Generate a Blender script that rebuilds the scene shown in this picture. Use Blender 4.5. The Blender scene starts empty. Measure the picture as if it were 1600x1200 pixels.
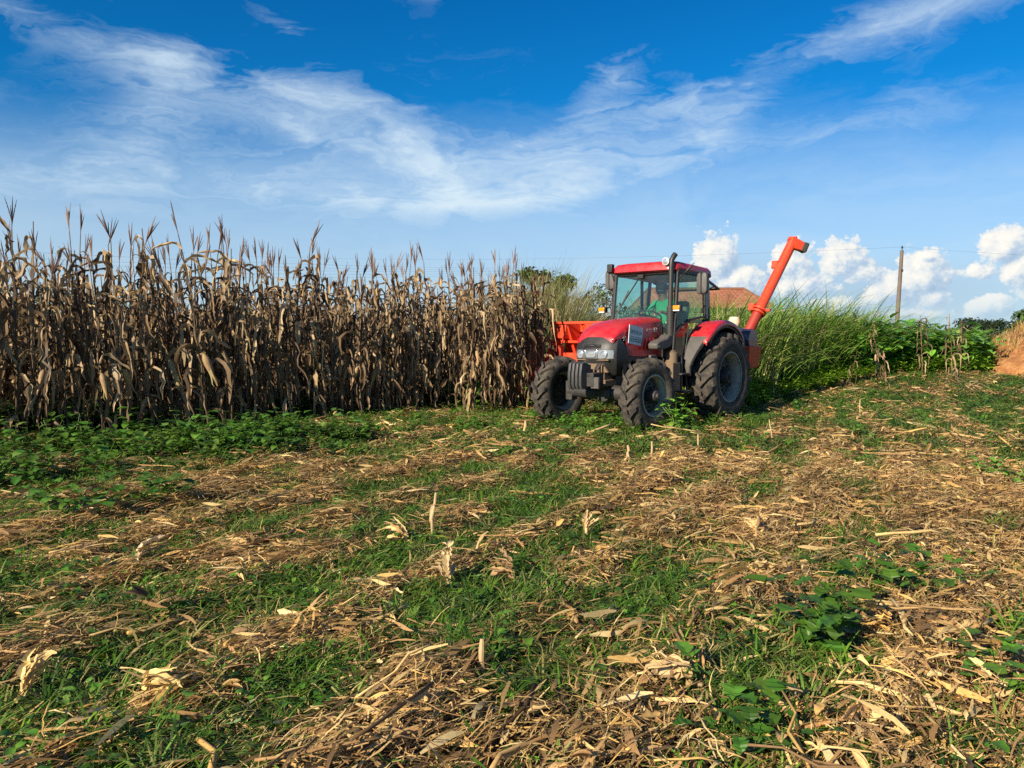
import bpy, math, random, os
import numpy as np
from mathutils import Vector, Matrix

SKIP = os.environ.get('SCENE_SKIP', '').split(',')      # empty in the real render
C = bpy.context.scene.collection
scene = bpy.context.scene
R = math.radians

# ------------------------------------------------------------------ camera
EYE = 1.405
cam = bpy.data.cameras.new('camera')
camo = bpy.data.objects.new('camera', cam)
C.objects.link(camo)
camo.location = (0, 0, EYE)
camo.rotation_euler = (R(90 - 3.55), 0, 0)
cam.sensor_width = 36.0
cam.lens = 36.0 * 1208 / 1600
cam.clip_start = 0.05
cam.clip_end = 20000
scene.camera = camo

# ------------------------------------------------------------------ light
SUN_EL = 26.0
SUN_AZ = (-0.661, -0.750)                    # horizontal direction towards the sun
scene.view_settings.view_transform = 'Standard'
scene.view_settings.look = 'None'
scene.view_settings.exposure = 0.80
scene.view_settings.gamma = 1.0
sun = bpy.data.lights.new('sun', 'SUN')
sun.energy = 5.0
sun.angle = R(0.53)
sun.color = (1.0, 0.86, 0.67)
suno = bpy.data.objects.new('sun', sun)
C.objects.link(suno)
sd = Vector((SUN_AZ[0] * math.cos(R(SUN_EL)), SUN_AZ[1] * math.cos(R(SUN_EL)), math.sin(R(SUN_EL))))
suno.rotation_euler = sd.to_track_quat('Z', 'Y').to_euler()
suno.location = (-30, -25, 30)

scene.cycles.max_bounces = 8
scene.cycles.diffuse_bounces = 3
scene.cycles.glossy_bounces = 3
scene.cycles.transmission_bounces = 6
scene.cycles.transparent_max_bounces = 12
scene.cycles.volume_bounces = 0
scene.cycles.caustics_reflective = False
scene.cycles.caustics_refractive = False
scene.cycles.use_denoising = False
scene.cycles.sample_clamp_indirect = 6.0


class Nodes:
    """short-hand for building shader node trees"""
    def __init__(self, tree):
        self.t = tree

    def new(self, typ, **kw):
        n = self.t.nodes.new(typ)
        for k, v in kw.items():
            setattr(n, k, v)
        return n

    def put(self, sock, v):
        if v is None:
            return
        if hasattr(v, 'is_output'):
            self.t.links.new(v, sock)
        else:
            if isinstance(v, tuple) and len(v) == 3 and sock.type == 'RGBA':
                v = v + (1,)
            sock.default_value = v

    def math(self, op, a, b=None, c=None, clamp=False):
        n = self.new('ShaderNodeMath', operation=op, use_clamp=clamp)
        for i, v in enumerate((a, b, c)):
            self.put(n.inputs[i], v)
        return n.outputs[0]

    def mix(self, f, a, b, blend='MIX'):
        n = self.new('ShaderNodeMix', data_type='RGBA', blend_type=blend)
        self.put(n.inputs[0], f)
        self.put(n.inputs[6], a)
        self.put(n.inputs[7], b)
        return n.outputs[2]

    def ramp(self, f, stops, interp='LINEAR'):
        n = self.new('ShaderNodeValToRGB')
        cr = n.color_ramp
        cr.interpolation = interp
        while len(cr.elements) > 1:
            cr.elements.remove(cr.elements[-1])
        for i, (p, c) in enumerate(stops):
            e = cr.elements[0] if i == 0 else cr.elements.new(p)
            e.position = p
            if not isinstance(c, tuple):
                c = (c, c, c)
            e.color = tuple(c[:3]) + (1,)
        self.put(n.inputs[0], f)
        return n.outputs[0]

    def noise(self, vec, scale, detail=4, rough=0.55, dist=0.0, out=0, lac=2.0, dims='3D'):
        n = self.new('ShaderNodeTexNoise', noise_dimensions=dims)
        self.put(n.inputs['Vector'], vec)
        self.put(n.inputs['Scale'], scale)
        self.put(n.inputs['Detail'], detail)
        self.put(n.inputs['Roughness'], rough)
        self.put(n.inputs['Lacunarity'], lac)
        self.put(n.inputs['Distortion'], dist)
        return n.outputs[out]

    def comb(self, x, y, z):
        n = self.new('ShaderNodeCombineXYZ')
        for i, v in enumerate((x, y, z)):
            self.put(n.inputs[i], v)
        return n.outputs[0]

    def sep(self, v):
        n = self.new('ShaderNodeSeparateXYZ')
        self.put(n.inputs[0], v)
        return n.outputs


# ------------------------------------------------------------------ sky
world = bpy.data.worlds.new('World')
scene.world = world
world.use_nodes = True
wt = world.node_tree
wt.nodes.clear()
W = Nodes(wt)
sky = W.new('ShaderNodeTexSky', sky_type='NISHITA', sun_disc=False)
sky.sun_elevation = R(SUN_EL)
sky.sun_rotation = math.atan2(SUN_AZ[0], SUN_AZ[1])
sky.air_density = 1.0
sky.dust_density = 0.6
sky.ozone_density = 2.5
tc = W.new('ShaderNodeTexCoord')
dx, dy, dz = W.sep(tc.outputs['Generated'])
az = W.math('MULTIPLY', W.math('ARCTAN2', dx, dy), 57.2958)          # degrees, 0 = straight ahead of the field
el = W.math('MULTIPLY', W.math('ARCSINE', dz), 57.2958)
# the deep polarised blue in the upper view, paler towards the horizon
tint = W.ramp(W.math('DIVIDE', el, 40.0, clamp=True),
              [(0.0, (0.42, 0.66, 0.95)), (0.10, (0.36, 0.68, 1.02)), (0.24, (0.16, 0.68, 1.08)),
               (0.42, (0.03, 0.62, 1.08)), (0.72, (0.006, 0.50, 0.98)), (0.80, (0.10, 0.50, 0.92)), (1.0, (0.62, 0.80, 0.98))])  # unseen sky overhead whitened to take blue out of the shade fill
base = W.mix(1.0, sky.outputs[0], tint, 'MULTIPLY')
# high cirrus: feathery noise, warped, in sky angles
q0 = W.comb(W.math('MULTIPLY', az, 0.085), W.math('MULTIPLY', el, 0.22), 2.0)
wn = W.new('ShaderNodeTexNoise', noise_dimensions='2D')
W.put(wn.inputs['Vector'], q0)
wn.inputs['Scale'].default_value = 0.9
wn.inputs['Detail'].default_value = 5
wn.inputs['Roughness'].default_value = 0.55
wofs = W.new('ShaderNodeVectorMath', operation='MULTIPLY_ADD')
W.put(wofs.inputs[0], wn.outputs['Color'])
wofs.inputs[1].default_value = (2.4, 1.5, 1.0)
wofs.inputs[2].default_value = (-1.2, -0.75, -0.5)
q1 = W.new('ShaderNodeVectorMath', operation='ADD')
W.put(q1.inputs[0], q0)
W.put(q1.inputs[1], wofs.outputs[0])
n1 = W.noise(q1.outputs[0], 1.0, 8, 0.53, 0.2, dims='2D')
q2 = W.new('ShaderNodeVectorMath', operation='MULTIPLY')
W.put(q2.inputs[0], q1.outputs[0])
q2.inputs[1].default_value = (0.75, 2.2, 1.0)
n2 = W.noise(q2.outputs[0], 2.0, 8, 0.62, 0.6, dims='2D')


def blob(a0, e0, ra, re, rot=0.0):
    """soft patch of sky at azimuth a0, elevation e0 (degrees)"""
    c, s = math.cos(R(rot)), math.sin(R(rot))
    a = W.math('SUBTRACT', az, a0)
    e = W.math('SUBTRACT', el, e0)
    u = W.math('DIVIDE', W.math('ADD', W.math('MULTIPLY', a, c), W.math('MULTIPLY', e, s)), ra)
    v = W.math('DIVIDE', W.math('SUBTRACT', W.math('MULTIPLY', e, c), W.math('MULTIPLY', a, s)), re)
    q = W.math('ADD', W.math('MULTIPLY', u, u), W.math('MULTIPLY', v, v))
    return W.math('POWER', 2.7183, W.math('MULTIPLY', q, -1.0))


mask = None
for args, wgt in (((-16, 15.8, 10.0, 2.4, -6), 1.15), ((-25, 14.0, 4.5, 3.0, 35), 0.75), ((-11, 12.5, 6.0, 3.0, -20), 0.8), ((3, 11.8, 10.0, 2.3, 8), 1.45),
                  ((-34, 9.5, 10, 2.0, 3), 0.7), ((-5, 10.5, 26, 2.6, 2), 0.45), ((-3, 14.5, 9, 3.0, 0), 0.35), ((12, 14.5, 7, 2.0, 14), 1.05), ((-17, 10.8, 8, 1.6, -4), 0.7), ((25, 19.3, 15, 1.7, 13), 1.1), ((7.5, 18.5, 5, 1.6, 35), 0.6),
                  ((7, 16.0, 3.0, 2.5, 20), 0.6), ((-27, 23.0, 9, 2.2, 8), 0.8), ((-35, 19.8, 5, 0.9, -12), 0.9), ((-8, 23.8, 6, 0.8, -4), 0.9), ((-16, 20.5, 3.5, 0.9, -25), 0.6),
                  ((-25, 18.2, 7, 1.0, 2), 0.6), ((24, 13.5, 9, 1.3, 6), 0.8), ((30, 16.0, 8, 0.9, 12), 0.4)):
    b = W.math('MULTIPLY', blob(*args), wgt)
    mask = b if mask is None else W.math('ADD', mask, b)
mask = W.math('MINIMUM', mask, 1.2)
lev = W.math('ADD', W.math('MULTIPLY', n1, 0.70), W.math('MULTIPLY', n2, 0.30))
th = W.math('SUBTRACT', 0.60, W.math('MULTIPLY', mask, 0.22))
cir = W.math('DIVIDE', W.math('SUBTRACT', lev, th), 0.32, clamp=True)
cir = W.math('MULTIPLY', cir, W.math('ADD', W.math('MULTIPLY', mask, 0.70), 0.14), clamp=True)
el2 = W.math('ADD', el, W.math('MULTIPLY', W.math('SUBTRACT', n1, 0.5), 7.0))
lowhaze = W.ramp(W.math('DIVIDE', el2, 16.0, clamp=True), [(0.0, 0.84), (0.25, 0.80), (0.52, 0.64), (0.78, 0.24), (1.0, 0.0)])
cir = W.math('ADD', W.math('MULTIPLY', cir, 0.80), W.math('MULTIPLY', lowhaze, 0.72), clamp=True)
withc = W.mix(cir, base, (5.8, 7.1, 8.1))


# cumulus low over the right of the field
def pix(px, py):
    a = math.atan((px - 800) / 1208)
    return math.degrees(a), math.degrees(math.atan((524.5 - py) / 1208 * math.cos(a)))


HEAPS = []
for px, py, rx, ry, wg in ((1118, 408, 34, 46, 1.0), (1150, 440, 44, 26, 1.0), (1092, 440, 26, 24, 0.9), (1180, 450, 30, 14, 0.7), (1236, 415, 34, 34, 0.85), (1250, 445, 50, 24, 0.8), (1312, 404, 34, 26, 1.0), (1340, 425, 34, 18, 0.7),
                           (1440, 428, 34, 32, 1.0), (1405, 446, 40, 26, 0.95), (1368, 462, 26, 20, 0.8), (1458, 466, 26, 16, 0.8), (1438, 400, 14, 7, 0.8), (1545, 480, 32, 18, 1.0), (1568, 386, 34, 26, 1.0), (1600, 415, 34, 40, 0.9), (1525, 425, 34, 12, 0.55),
                           (1300, 478, 70, 18, 0.62), (1430, 490, 60, 12, 0.6)):
    a0, e0 = pix(px, py)
    HEAPS.append((a0, e0, rx / 23.5, ry / 23.5, wg))


def heap_height(a, e):
    tot = None
    for a0, e0, ra, re, wg in HEAPS:
        u = W.math('DIVIDE', W.math('SUBTRACT', a, a0), ra)
        v = W.math('DIVIDE', W.math('SUBTRACT', e, e0), re)
        q = W.math('MULTIPLY_ADD', v, v, W.math('MULTIPLY', u, u))
        g = W.math('MULTIPLY', W.math('POWER', 0.42, q), wg)
        tot = g if tot is None else W.math('MAXIMUM', tot, g)
    vec = W.comb(W.math('MULTIPLY', a, 0.55), W.math('MULTIPLY', e, 0.62), 4.4)
    vo = W.new('ShaderNodeTexVoronoi', feature='F1', normalize=True, voronoi_dimensions='2D')
    W.put(vo.inputs['Vector'], vec)
    vo.inputs['Scale'].default_value = 1.15
    vo.inputs['Detail'].default_value = 3.0
    vo.inputs['Roughness'].default_value = 0.62
    vo.inputs['Lacunarity'].default_value = 2.3
    puff = W.math('SUBTRACT', 0.42, vo.outputs['Distance'])
    fine = W.math('SUBTRACT', W.noise(vec, 3.0, 6, 0.62, dims='2D'), 0.5)
    return W.math('ADD', tot, W.math('ADD', W.math('MULTIPLY', puff, 1.0), W.math('MULTIPLY', fine, 0.27)))


h0 = heap_height(az, el)
h1 = heap_height(W.math('SUBTRACT', az, 0.42), W.math('ADD', el, 0.34))
alpha = W.ramp(W.math('MULTIPLY', W.math('SUBTRACT', h0, 0.40), 4.6, clamp=True), [(0.0, 0.0), (0.35, 0.75), (1.0, 1.0)])
lit = W.math('ADD', 0.55, W.math('MULTIPLY', W.math('SUBTRACT', h0, h1), 1.05), clamp=True)  # sunward sides whitened, far sides greyed: cloud shading put into the sky colour
ccol = W.ramp(lit, [(0.0, (3.0, 4.3, 6.0)), (0.40, (4.6, 5.7, 6.9)), (0.64, (7.2, 7.5, 7.5)), (1.0, (9.2, 8.7, 7.9))])
basefade = W.ramp(W.math('DIVIDE', el, 6.0, clamp=True), [(0.0, 0.05), (0.28, 0.45), (0.60, 1.0)])
alpha = W.math('MULTIPLY', alpha, basefade)
veil = W.math('MULTIPLY', W.math('ADD', blob(25.5, 2.9, 8.0, 1.7, 0), W.math('MULTIPLY', blob(17, 4.0, 4, 1.6, 0), 0.7)), 0.62, clamp=True)
withc = W.mix(veil, withc, (3.4, 4.7, 6.2))
withc = W.mix(alpha, withc, ccol)
bg = W.new('ShaderNodeBackground')
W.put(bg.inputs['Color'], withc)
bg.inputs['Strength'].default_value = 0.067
wo = W.new('ShaderNodeOutputWorld')
wt.links.new(bg.outputs[0], wo.inputs[0])


# ------------------------------------------------------------------ bookkeeping
def tag(o, label=None, cat=None, group=None, kind=None):
    for k, v in (('label', label), ('category', cat), ('group', group), ('kind', kind)):
        if v:
            o[k] = v
    return o


def empty(name, loc=(0, 0, 0), rz=0.0, parent=None):
    o = bpy.data.objects.new(name, None)
    o.empty_display_size = 0.2
    C.objects.link(o)
    o.location = loc
    o.rotation_euler = (0, 0, rz)
    if parent:
        o.parent = parent
    return o


def copy_tree(o, parent=None):
    c = o.copy()
    C.objects.link(c)
    c.parent = parent
    for ch in list(o.children):
        copy_tree(ch, c)
    return c


# ------------------------------------------------------------------ geometry
def frame_of(d, up=(0, 0, 1)):
    d = np.asarray(d, float)
    d = d / (np.linalg.norm(d) + 1e-12)
    u = np.asarray(up, float)
    if abs(d @ u) > 0.95:
        u = np.array((1.0, 0, 0))
    s = np.cross(u, d)
    s /= np.linalg.norm(s) + 1e-12
    return d, s, np.cross(d, s)


JIT = random.Random(3)


class Geo:
    """points, faces and one colour per point; becomes ONE mesh object"""
    def __init__(self):
        self.V, self.F, self.Cc, self.M = [], [], [], []

    def _add(self, pts, col=None, faces=(), m=0):
        k = len(self.V)
        self.V.extend(tuple(map(float, p)) for p in pts)
        self.Cc.extend([tuple(col) if col is not None else (1, 1, 1)] * len(pts))
        self.F.extend(tuple(k + i for i in f) for f in faces)
        self.M.extend([m] * len(faces))
        return k

    def box(self, c, s, rot=None, m=0, taper=1.0, col=None):
        x, y, z = s[0] / 2, s[1] / 2, s[2] / 2
        t = taper
        P = [(-x, -y, -z), (x, -y, -z), (x, y, -z), (-x, y, -z), (-x * t, -y * t, z), (x * t, -y * t, z), (x * t, y * t, z), (-x * t, y * t, z)]
        if rot is not None:
            P = [tuple(rot @ Vector(p)) for p in P]
        P = [(p[0] + c[0], p[1] + c[1], p[2] + c[2]) for p in P]
        self._add(P, col, [(0, 3, 2, 1), (4, 5, 6, 7), (0, 1, 5, 4), (1, 2, 6, 5), (2, 3, 7, 6), (3, 0, 4, 7)], m)
        return self

    def bar(self, a, b, w, h, up=(0, 0, 1), m=0):
        """rectangular bar from a to b"""
        a, b = np.asarray(a, float), np.asarray(b, float)
        d, s, u = frame_of(b - a, up)
        P = [p + s * w / 2 * i + u * h / 2 * j for p in (a, b) for i, j in ((-1, -1), (1, -1), (1, 1), (-1, 1))]
        self._add(P, None, [(0, 3, 2, 1), (4, 5, 6, 7), (0, 1, 5, 4), (1, 2, 6, 5), (2, 3, 7, 6), (3, 0, 4, 7)], m)
        return self

    def tube(self, path, r, n=10, cap=True, m=0, col=None, closed=False):
        path = [np.asarray(p, float) for p in path]
        if not hasattr(r, '__len__'):
            r = [r] * len(path)
        k0 = len(self.V)
        up = (0, 0, 1)
        N = len(path)
        ps = None
        for i, p in enumerate(path):
            a, b = path[max(i - 1, 0)], path[min(i + 1, N - 1)]
            if closed:
                a, b = path[(i - 1) % N], path[(i + 1) % N]
            d = b - a
            d = d / (np.linalg.norm(d) + 1e-12)
            if ps is None:
                d, s, u = frame_of(d, up)
            else:
                s = ps - d * (ps @ d)
                s /= np.linalg.norm(s) + 1e-12
                u = np.cross(d, s)
            ps = s
            self._add([p + (s * math.cos(2 * math.pi * j / n) + u * math.sin(2 * math.pi * j / n)) * r[i] for j in range(n)], col)
        segs = N if closed else N - 1
        for i in range(segs):
            for j in range(n):
                a = k0 + i * n + j
                b = k0 + i * n + (j + 1) % n
                i2 = ((i + 1) % N) * n
                self.F.append((a, b, k0 + i2 + (j + 1) % n, k0 + i2 + j))
                self.M.append(m)
        if cap and not closed:
            self.F.append(tuple(k0 + j for j in reversed(range(n))))
            self.F.append(tuple(k0 + (N - 1) * n + j for j in range(n)))
            self.M += [m, m]
        return self

    def lathe(self, prof, c, axis='y', n=48, m=0, sgn=1):
        """prof: (radius, offset along the axis)"""
        k0 = len(self.V)
        for r, o in prof:
            pts = []
            for j in range(n):
                t = 2 * math.pi * j / n
                a, b = r * math.cos(t), r * math.sin(t)
                o_ = o * sgn
                q = (a, o_, b) if axis == 'y' else ((o_, a, b) if axis == 'x' else (a, b, o_))
                pts.append((q[0] + c[0], q[1] + c[1], q[2] + c[2]))
            self._add(pts)
        for i in range(len(prof) - 1):
            for j in range(n):
                self.F.append((k0 + i * n + j, k0 + i * n + (j + 1) % n, k0 + (i + 1) * n + (j + 1) % n, k0 + (i + 1) * n + j))
                self.M.append(m)
        return self

    def loft(self, rings, cap=True, m=0, closed=True):
        k0 = len(self.V)
        n = len(rings[0])
        for r in rings:
            self._add(r)
        for i in range(len(rings) - 1):
            for j in range(n if closed else n - 1):
                self.F.append((k0 + i * n + j, k0 + i * n + (j + 1) % n, k0 + (i + 1) * n + (j + 1) % n, k0 + (i + 1) * n + j))
                self.M.append(m)
        if cap and closed:
            self.F.append(tuple(k0 + j for j in reversed(range(n))))
            self.F.append(tuple(k0 + (len(rings) - 1) * n + j for j in range(n)))
            self.M += [m, m]
        return self

    def prism(self, poly, a, b, plane='xz', m=0):
        """2-D outline extruded from a to b along the third axis"""
        def P(p, o):
            return (p[0], o, p[1]) if plane == 'xz' else ((o, p[0], p[1]) if plane == 'yz' else (p[0], p[1], o))
        return self.loft([[P(p, a) for p in poly], [P(p, b) for p in poly]], m=m)

    def strip(self, spine, width, side, col=None, fold=0.0, three=False):
        """leaf blade: spine points, widths, side vectors; its tone varies a little along and across"""
        k_start = len(self.V)
        spine, side = np.asarray(spine, float), np.asarray(side, float)
        w = np.asarray(width, float)[:, None]
        t = np.gradient(spine, axis=0)
        nrm = np.cross(t, side)
        nrm /= np.linalg.norm(nrm, axis=1)[:, None] + 1e-12
        if three:
            cols = [spine - side * w / 2 + nrm * w * fold, spine, spine + side * w / 2 + nrm * w * fold]
        else:
            cols = [spine - side * w / 2, spine + side * w / 2]
        n = len(spine)
        k = len(self.V)
        for c_ in cols:
            self._add(c_, col)
        if col is not None or three:
            for i in range(k_start, len(self.Cc)):
                q = 1.0 + 0.34 * (JIT.random() - 0.5)
                c0 = self.Cc[i]
                self.Cc[i] = (c0[0] * q, c0[1] * q, c0[2] * q)
        for j in range(len(cols) - 1):
            for i in range(n - 1):
                self.F.append((k + j * n + i, k + (j + 1) * n + i, k + (j + 1) * n + i + 1, k + j * n + i + 1))
                self.M.append(0)
        return self

    def merge(self, o):
        k = len(self.V)
        self.V += o.V
        self.Cc += o.Cc
        self.F += [tuple(i + k for i in f) for f in o.F]
        self.M += o.M
        return self

    def mesh(self, name, smooth=40, color=False):
        me = bpy.data.meshes.new(name)
        me.from_pydata(self.V, [], self.F)
        if any(self.M):
            me.polygons.foreach_set('material_index', self.M)
        if color:
            at = me.color_attributes.new('Col', 'FLOAT_COLOR', 'POINT')
            at.data.foreach_set('color', np.c_[np.array(self.Cc, np.float32), np.ones(len(self.V), np.float32)].ravel())
        me.update()
        if smooth:
            me.shade_smooth()
            me.set_sharp_from_angle(angle=R(smooth))
        return me

    def build(self, name, mats, parent=None, smooth=40, bevel=0.0, color=False, loc=None):
        me = self.mesh(name, smooth, color)
        for mt in (mats if isinstance(mats, (list, tuple)) else [mats]):
            me.materials.append(mt)
        o = bpy.data.objects.new(name, me)
        C.objects.link(o)
        if parent:
            o.parent = parent
        if loc:
            o.location = loc
        if bevel:
            b = o.modifiers.new('bevel', 'BEVEL')
            b.width = bevel
            b.segments = 2
            b.limit_method = 'ANGLE'
            b.angle_limit = R(35)
        return o

    def arrays(self):
        return np.array(self.V, np.float32), np.array(self.F, np.int32), np.array(self.Cc, np.float32)


def scatter_mesh(name, protos, which, pos, rz, scale, mat, tiltx=None, tilty=None, colmul=None, smooth=False):
    """many transformed copies of quad-only prototypes written into one mesh (for uncountable stuff)"""
    Vs, Fs, Cs = [], [], []
    base = 0
    for k, g in enumerate(protos):
        idx = np.nonzero(which == k)[0]
        if not len(idx):
            continue
        v, f, c = g.arrays()
        n = len(idx)
        P = np.repeat(v[None], n, 0) * scale[idx][:, None, None]
        for ang, (a, b) in ((tiltx, (1, 2)), (tilty, (2, 0)), (rz, (0, 1))):
            if ang is None:
                continue
            cs, sn = np.cos(ang[idx])[:, None], np.sin(ang[idx])[:, None]
            A, B = P[:, :, a].copy(), P[:, :, b].copy()
            P[:, :, a] = A * cs - B * sn
            P[:, :, b] = A * sn + B * cs
        P += pos[idx][:, None, :]
        Vs.append(P.reshape(-1, 3).astype(np.float32))
        Fs.append((f[None] + (base + np.arange(n) * len(v))[:, None, None]).reshape(-1, 4).astype(np.int32))
        cc = np.repeat(c[None], n, 0)
        if colmul is not None:
            cc = cc * colmul[idx][:, None, :]
        Cs.append(cc.reshape(-1, 3).astype(np.float32))
        base += n * len(v)
    V, F, K = np.concatenate(Vs), np.concatenate(Fs), np.concatenate(Cs)
    me = bpy.data.meshes.new(name)
    me.vertices.add(len(V))
    me.vertices.foreach_set('co', V.ravel())
    me.loops.add(F.size)
    me.loops.foreach_set('vertex_index', F.ravel())
    me.polygons.add(len(F))
    me.polygons.foreach_set('loop_start', np.arange(0, F.size, 4, dtype=np.int32))
    at = me.color_attributes.new('Col', 'FLOAT_COLOR', 'POINT')
    at.data.foreach_set('color', np.c_[K, np.ones(len(K), np.float32)].ravel())
    me.update(calc_edges=True)
    if smooth:
        me.shade_smooth()
    me.materials.append(mat)
    o = bpy.data.objects.new(name, me)
    C.objects.link(o)
    return o


def vnoise(x, y, seed=0):
    """smooth value noise in 0..1, vectorised"""
    rs = np.random.RandomState(seed)
    tab = rs.rand(256, 256)
    xi, yi = np.floor(x).astype(int), np.floor(y).astype(int)
    fx, fy = x - xi, y - yi
    fx, fy = fx * fx * (3 - 2 * fx), fy * fy * (3 - 2 * fy)
    a, b = tab[xi % 256, yi % 256], tab[(xi + 1) % 256, yi % 256]
    c, d = tab[xi % 256, (yi + 1) % 256], tab[(xi + 1) % 256, (yi + 1) % 256]
    return (a * (1 - fx) + b * fx) * (1 - fy) + (c * (1 - fx) + d * fx) * fy


def fbm(x, y, seed=0, octs=4):
    s, t, a = 0, 0, 1.0
    for i in range(octs):
        s = s + a * vnoise(x * 2 ** i + 17 * i, y * 2 ** i + 9 * i, seed + i)
        t += a
        a *= 0.5
    return s / t


# ------------------------------------------------------------------ materials
def new_mat(name):
    m = bpy.data.materials.new(name)
    m.use_nodes = True
    m.node_tree.nodes.clear()
    return m, Nodes(m.node_tree)


def finish(m, N, sh):
    o = N.new('ShaderNodeOutputMaterial')
    m.node_tree.links.new(sh, o.inputs[0])
    return m


def paint(name, col, rough=0.4, metal=0.0, dust=0.25, dustcol=(0.17, 0.13, 0.09), scale=6.0, coat=0.0, bump=0.0, spec=0.5, vary=0.12):
    """painted / rubber / metal surface with patchy field dust"""
    m, N = new_mat(name)
    co = N.new('ShaderNodeTexCoord').outputs['Object']
    n1 = N.noise(co, scale, 6, 0.65)
    n2 = N.noise(co, scale * 5, 4, 0.6)
    f = N.math('ADD', N.math('MULTIPLY', n1, 0.65), N.math('MULTIPLY', n2, 0.35))
    f = N.ramp(f, [(0.40, 0.0), (0.66, 1.0)])
    f = N.math('MULTIPLY', f, dust)
    n3 = N.noise(co, scale * 0.6, 3, 0.5)
    c = N.mix(N.math('MULTIPLY', n3, vary * 2), col, tuple(x * 0.55 for x in col))
    c = N.mix(f, c, dustcol)
    b = N.new('ShaderNodeBsdfPrincipled')
    N.put(b.inputs['Base Color'], c)
    N.put(b.inputs['Roughness'], N.math('ADD', rough, N.math('MULTIPLY', f, 0.5), clamp=True))
    b.inputs['Metallic'].default_value = metal
    b.inputs['Specular IOR Level'].default_value = spec
    b.inputs['Coat Weight'].default_value = coat
    b.inputs['Coat Roughness'].default_value = 0.12
    if bump:
        bp = N.new('ShaderNodeBump')
        bp.inputs['Strength'].default_value = bump
        bp.inputs['Distance'].default_value = 0.01
        N.put(bp.inputs['Height'], n2)
        m.node_tree.links.new(bp.outputs[0], b.inputs['Normal'])
    return finish(m, N, b.outputs[0])


def leafmat(name, transl=0.25, rough=0.6, spec=0.25, scale=30.0, vary=0.35, streak=True):
    """dry or green blades: colour per blade, blotches along it, some light let through"""
    m, N = new_mat(name)
    at = N.new('ShaderNodeAttribute', attribute_name='Col')
    co = N.new('ShaderNodeTexCoord').outputs['Object']
    n = N.noise(co, scale, 4, 0.6)
    k = N.math('ADD', N.math('MULTIPLY', n, vary * 2), 1 - vary)
    c = N.mix(1.0, at.outputs['Color'], N.comb(k, k, k), 'MULTIPLY')
    b = N.new('ShaderNodeBsdfPrincipled')
    N.put(b.inputs['Base Color'], c)
    b.inputs['Roughness'].default_value = rough
    b.inputs['Specular IOR Level'].default_value = spec
    t = N.new('ShaderNodeBsdfTranslucent')
    N.put(t.inputs['Color'], c)
    mx = N.new('ShaderNodeMixShader')
    mx.inputs[0].default_value = transl
    m.node_tree.links.new(b.outputs[0], mx.inputs[1])
    m.node_tree.links.new(t.outputs[0], mx.inputs[2])
    return finish(m, N, mx.outputs[0])


def glassmat(name, tint, refl=0.06):
    m, N = new_mat(name)
    tr = N.new('ShaderNodeBsdfTransparent')
    tr.inputs[0].default_value = tint + (1,)
    gl = N.new('ShaderNodeBsdfGlossy')
    gl.inputs['Roughness'].default_value = 0.03
    df = N.new('ShaderNodeBsdfDiffuse')
    df.inputs[0].default_value = (0.30, 0.33, 0.29, 1)
    fr = N.new('ShaderNodeFresnel')
    fr.inputs[0].default_value = 1.5
    a = N.new('ShaderNodeMixShader')
    front = N.math('SUBTRACT', 1.0, N.new('ShaderNodeNewGeometry').outputs['Backfacing'])      # one reflection per sheet, at its outer face
    N.put(a.inputs[0], N.math('MULTIPLY', N.math('ADD', fr.outputs[0], refl, clamp=True), front))
    m.node_tree.links.new(tr.outputs[0], a.inputs[1])
    m.node_tree.links.new(gl.outputs[0], a.inputs[2])
    co = N.new('ShaderNodeTexCoord').outputs['Object']
    d = N.ramp(N.noise(co, 3.0, 6, 0.65), [(0.35, 0.01), (0.8, 0.05)])
    e = N.new('ShaderNodeMixShader')
    N.put(e.inputs[0], d)
    m.node_tree.links.new(a.outputs[0], e.inputs[1])
    m.node_tree.links.new(df.outputs[0], e.inputs[2])
    return finish(m, N, e.outputs[0])


M = {}
M['red'] = paint('tractor_red', (0.50, 0.008, 0.022), 0.32, dust=0.34, coat=0.25, dustcol=(0.26, 0.12, 0.08))
M['orange'] = paint('harvester_orange', (0.68, 0.050, 0.012), 0.42, dust=0.22, dustcol=(0.35, 0.15, 0.07))
M['rust_red'] = paint('harvester_dark_red', (0.36, 0.022, 0.010), 0.5, dust=0.35, dustcol=(0.16, 0.06, 0.03))
M['black'] = paint('black_plastic', (0.016, 0.017, 0.018), 0.45, dust=0.20, dustcol=(0.10, 0.085, 0.065))
M['iron'] = paint('dark_iron', (0.030, 0.030, 0.031), 0.5, dust=0.5, dustcol=(0.075, 0.06, 0.045), bump=0.3)
M['grey'] = paint('grey_plastic', (0.075, 0.072, 0.068), 0.55, dust=0.5, dustcol=(0.15, 0.125, 0.10))
M['weight'] = paint('weight_plate', (0.045, 0.047, 0.05), 0.38, dust=0.35, dustcol=(0.13, 0.12, 0.11))
M['rubber'] = paint('tyre_rubber', (0.024, 0.024, 0.024), 0.75, dust=0.9, dustcol=(0.135, 0.112, 0.085), scale=9, bump=0.5, spec=0.3)
M['rim'] = paint('wheel_rim', (0.40, 0.365, 0.31), 0.6, metal=0.0, dust=0.55, dustcol=(0.17, 0.135, 0.10), spec=0.3)
M['mud'] = paint('dusty_brown_metal', (0.16, 0.105, 0.06), 0.7, dust=0.6, dustcol=(0.24, 0.17, 0.11), bump=0.4)
M['amber'] = paint('amber_lens', (0.85, 0.28, 0.01), 0.2, dust=0.05, coat=0.6)
M['chrome'] = paint('lamp_reflector', (0.75, 0.77, 0.78), 0.13, metal=0.85, dust=0.15, dustcol=(0.4, 0.36, 0.3))
M['white'] = paint('white_plastic', (0.72, 0.72, 0.70), 0.4, dust=0.15)
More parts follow.
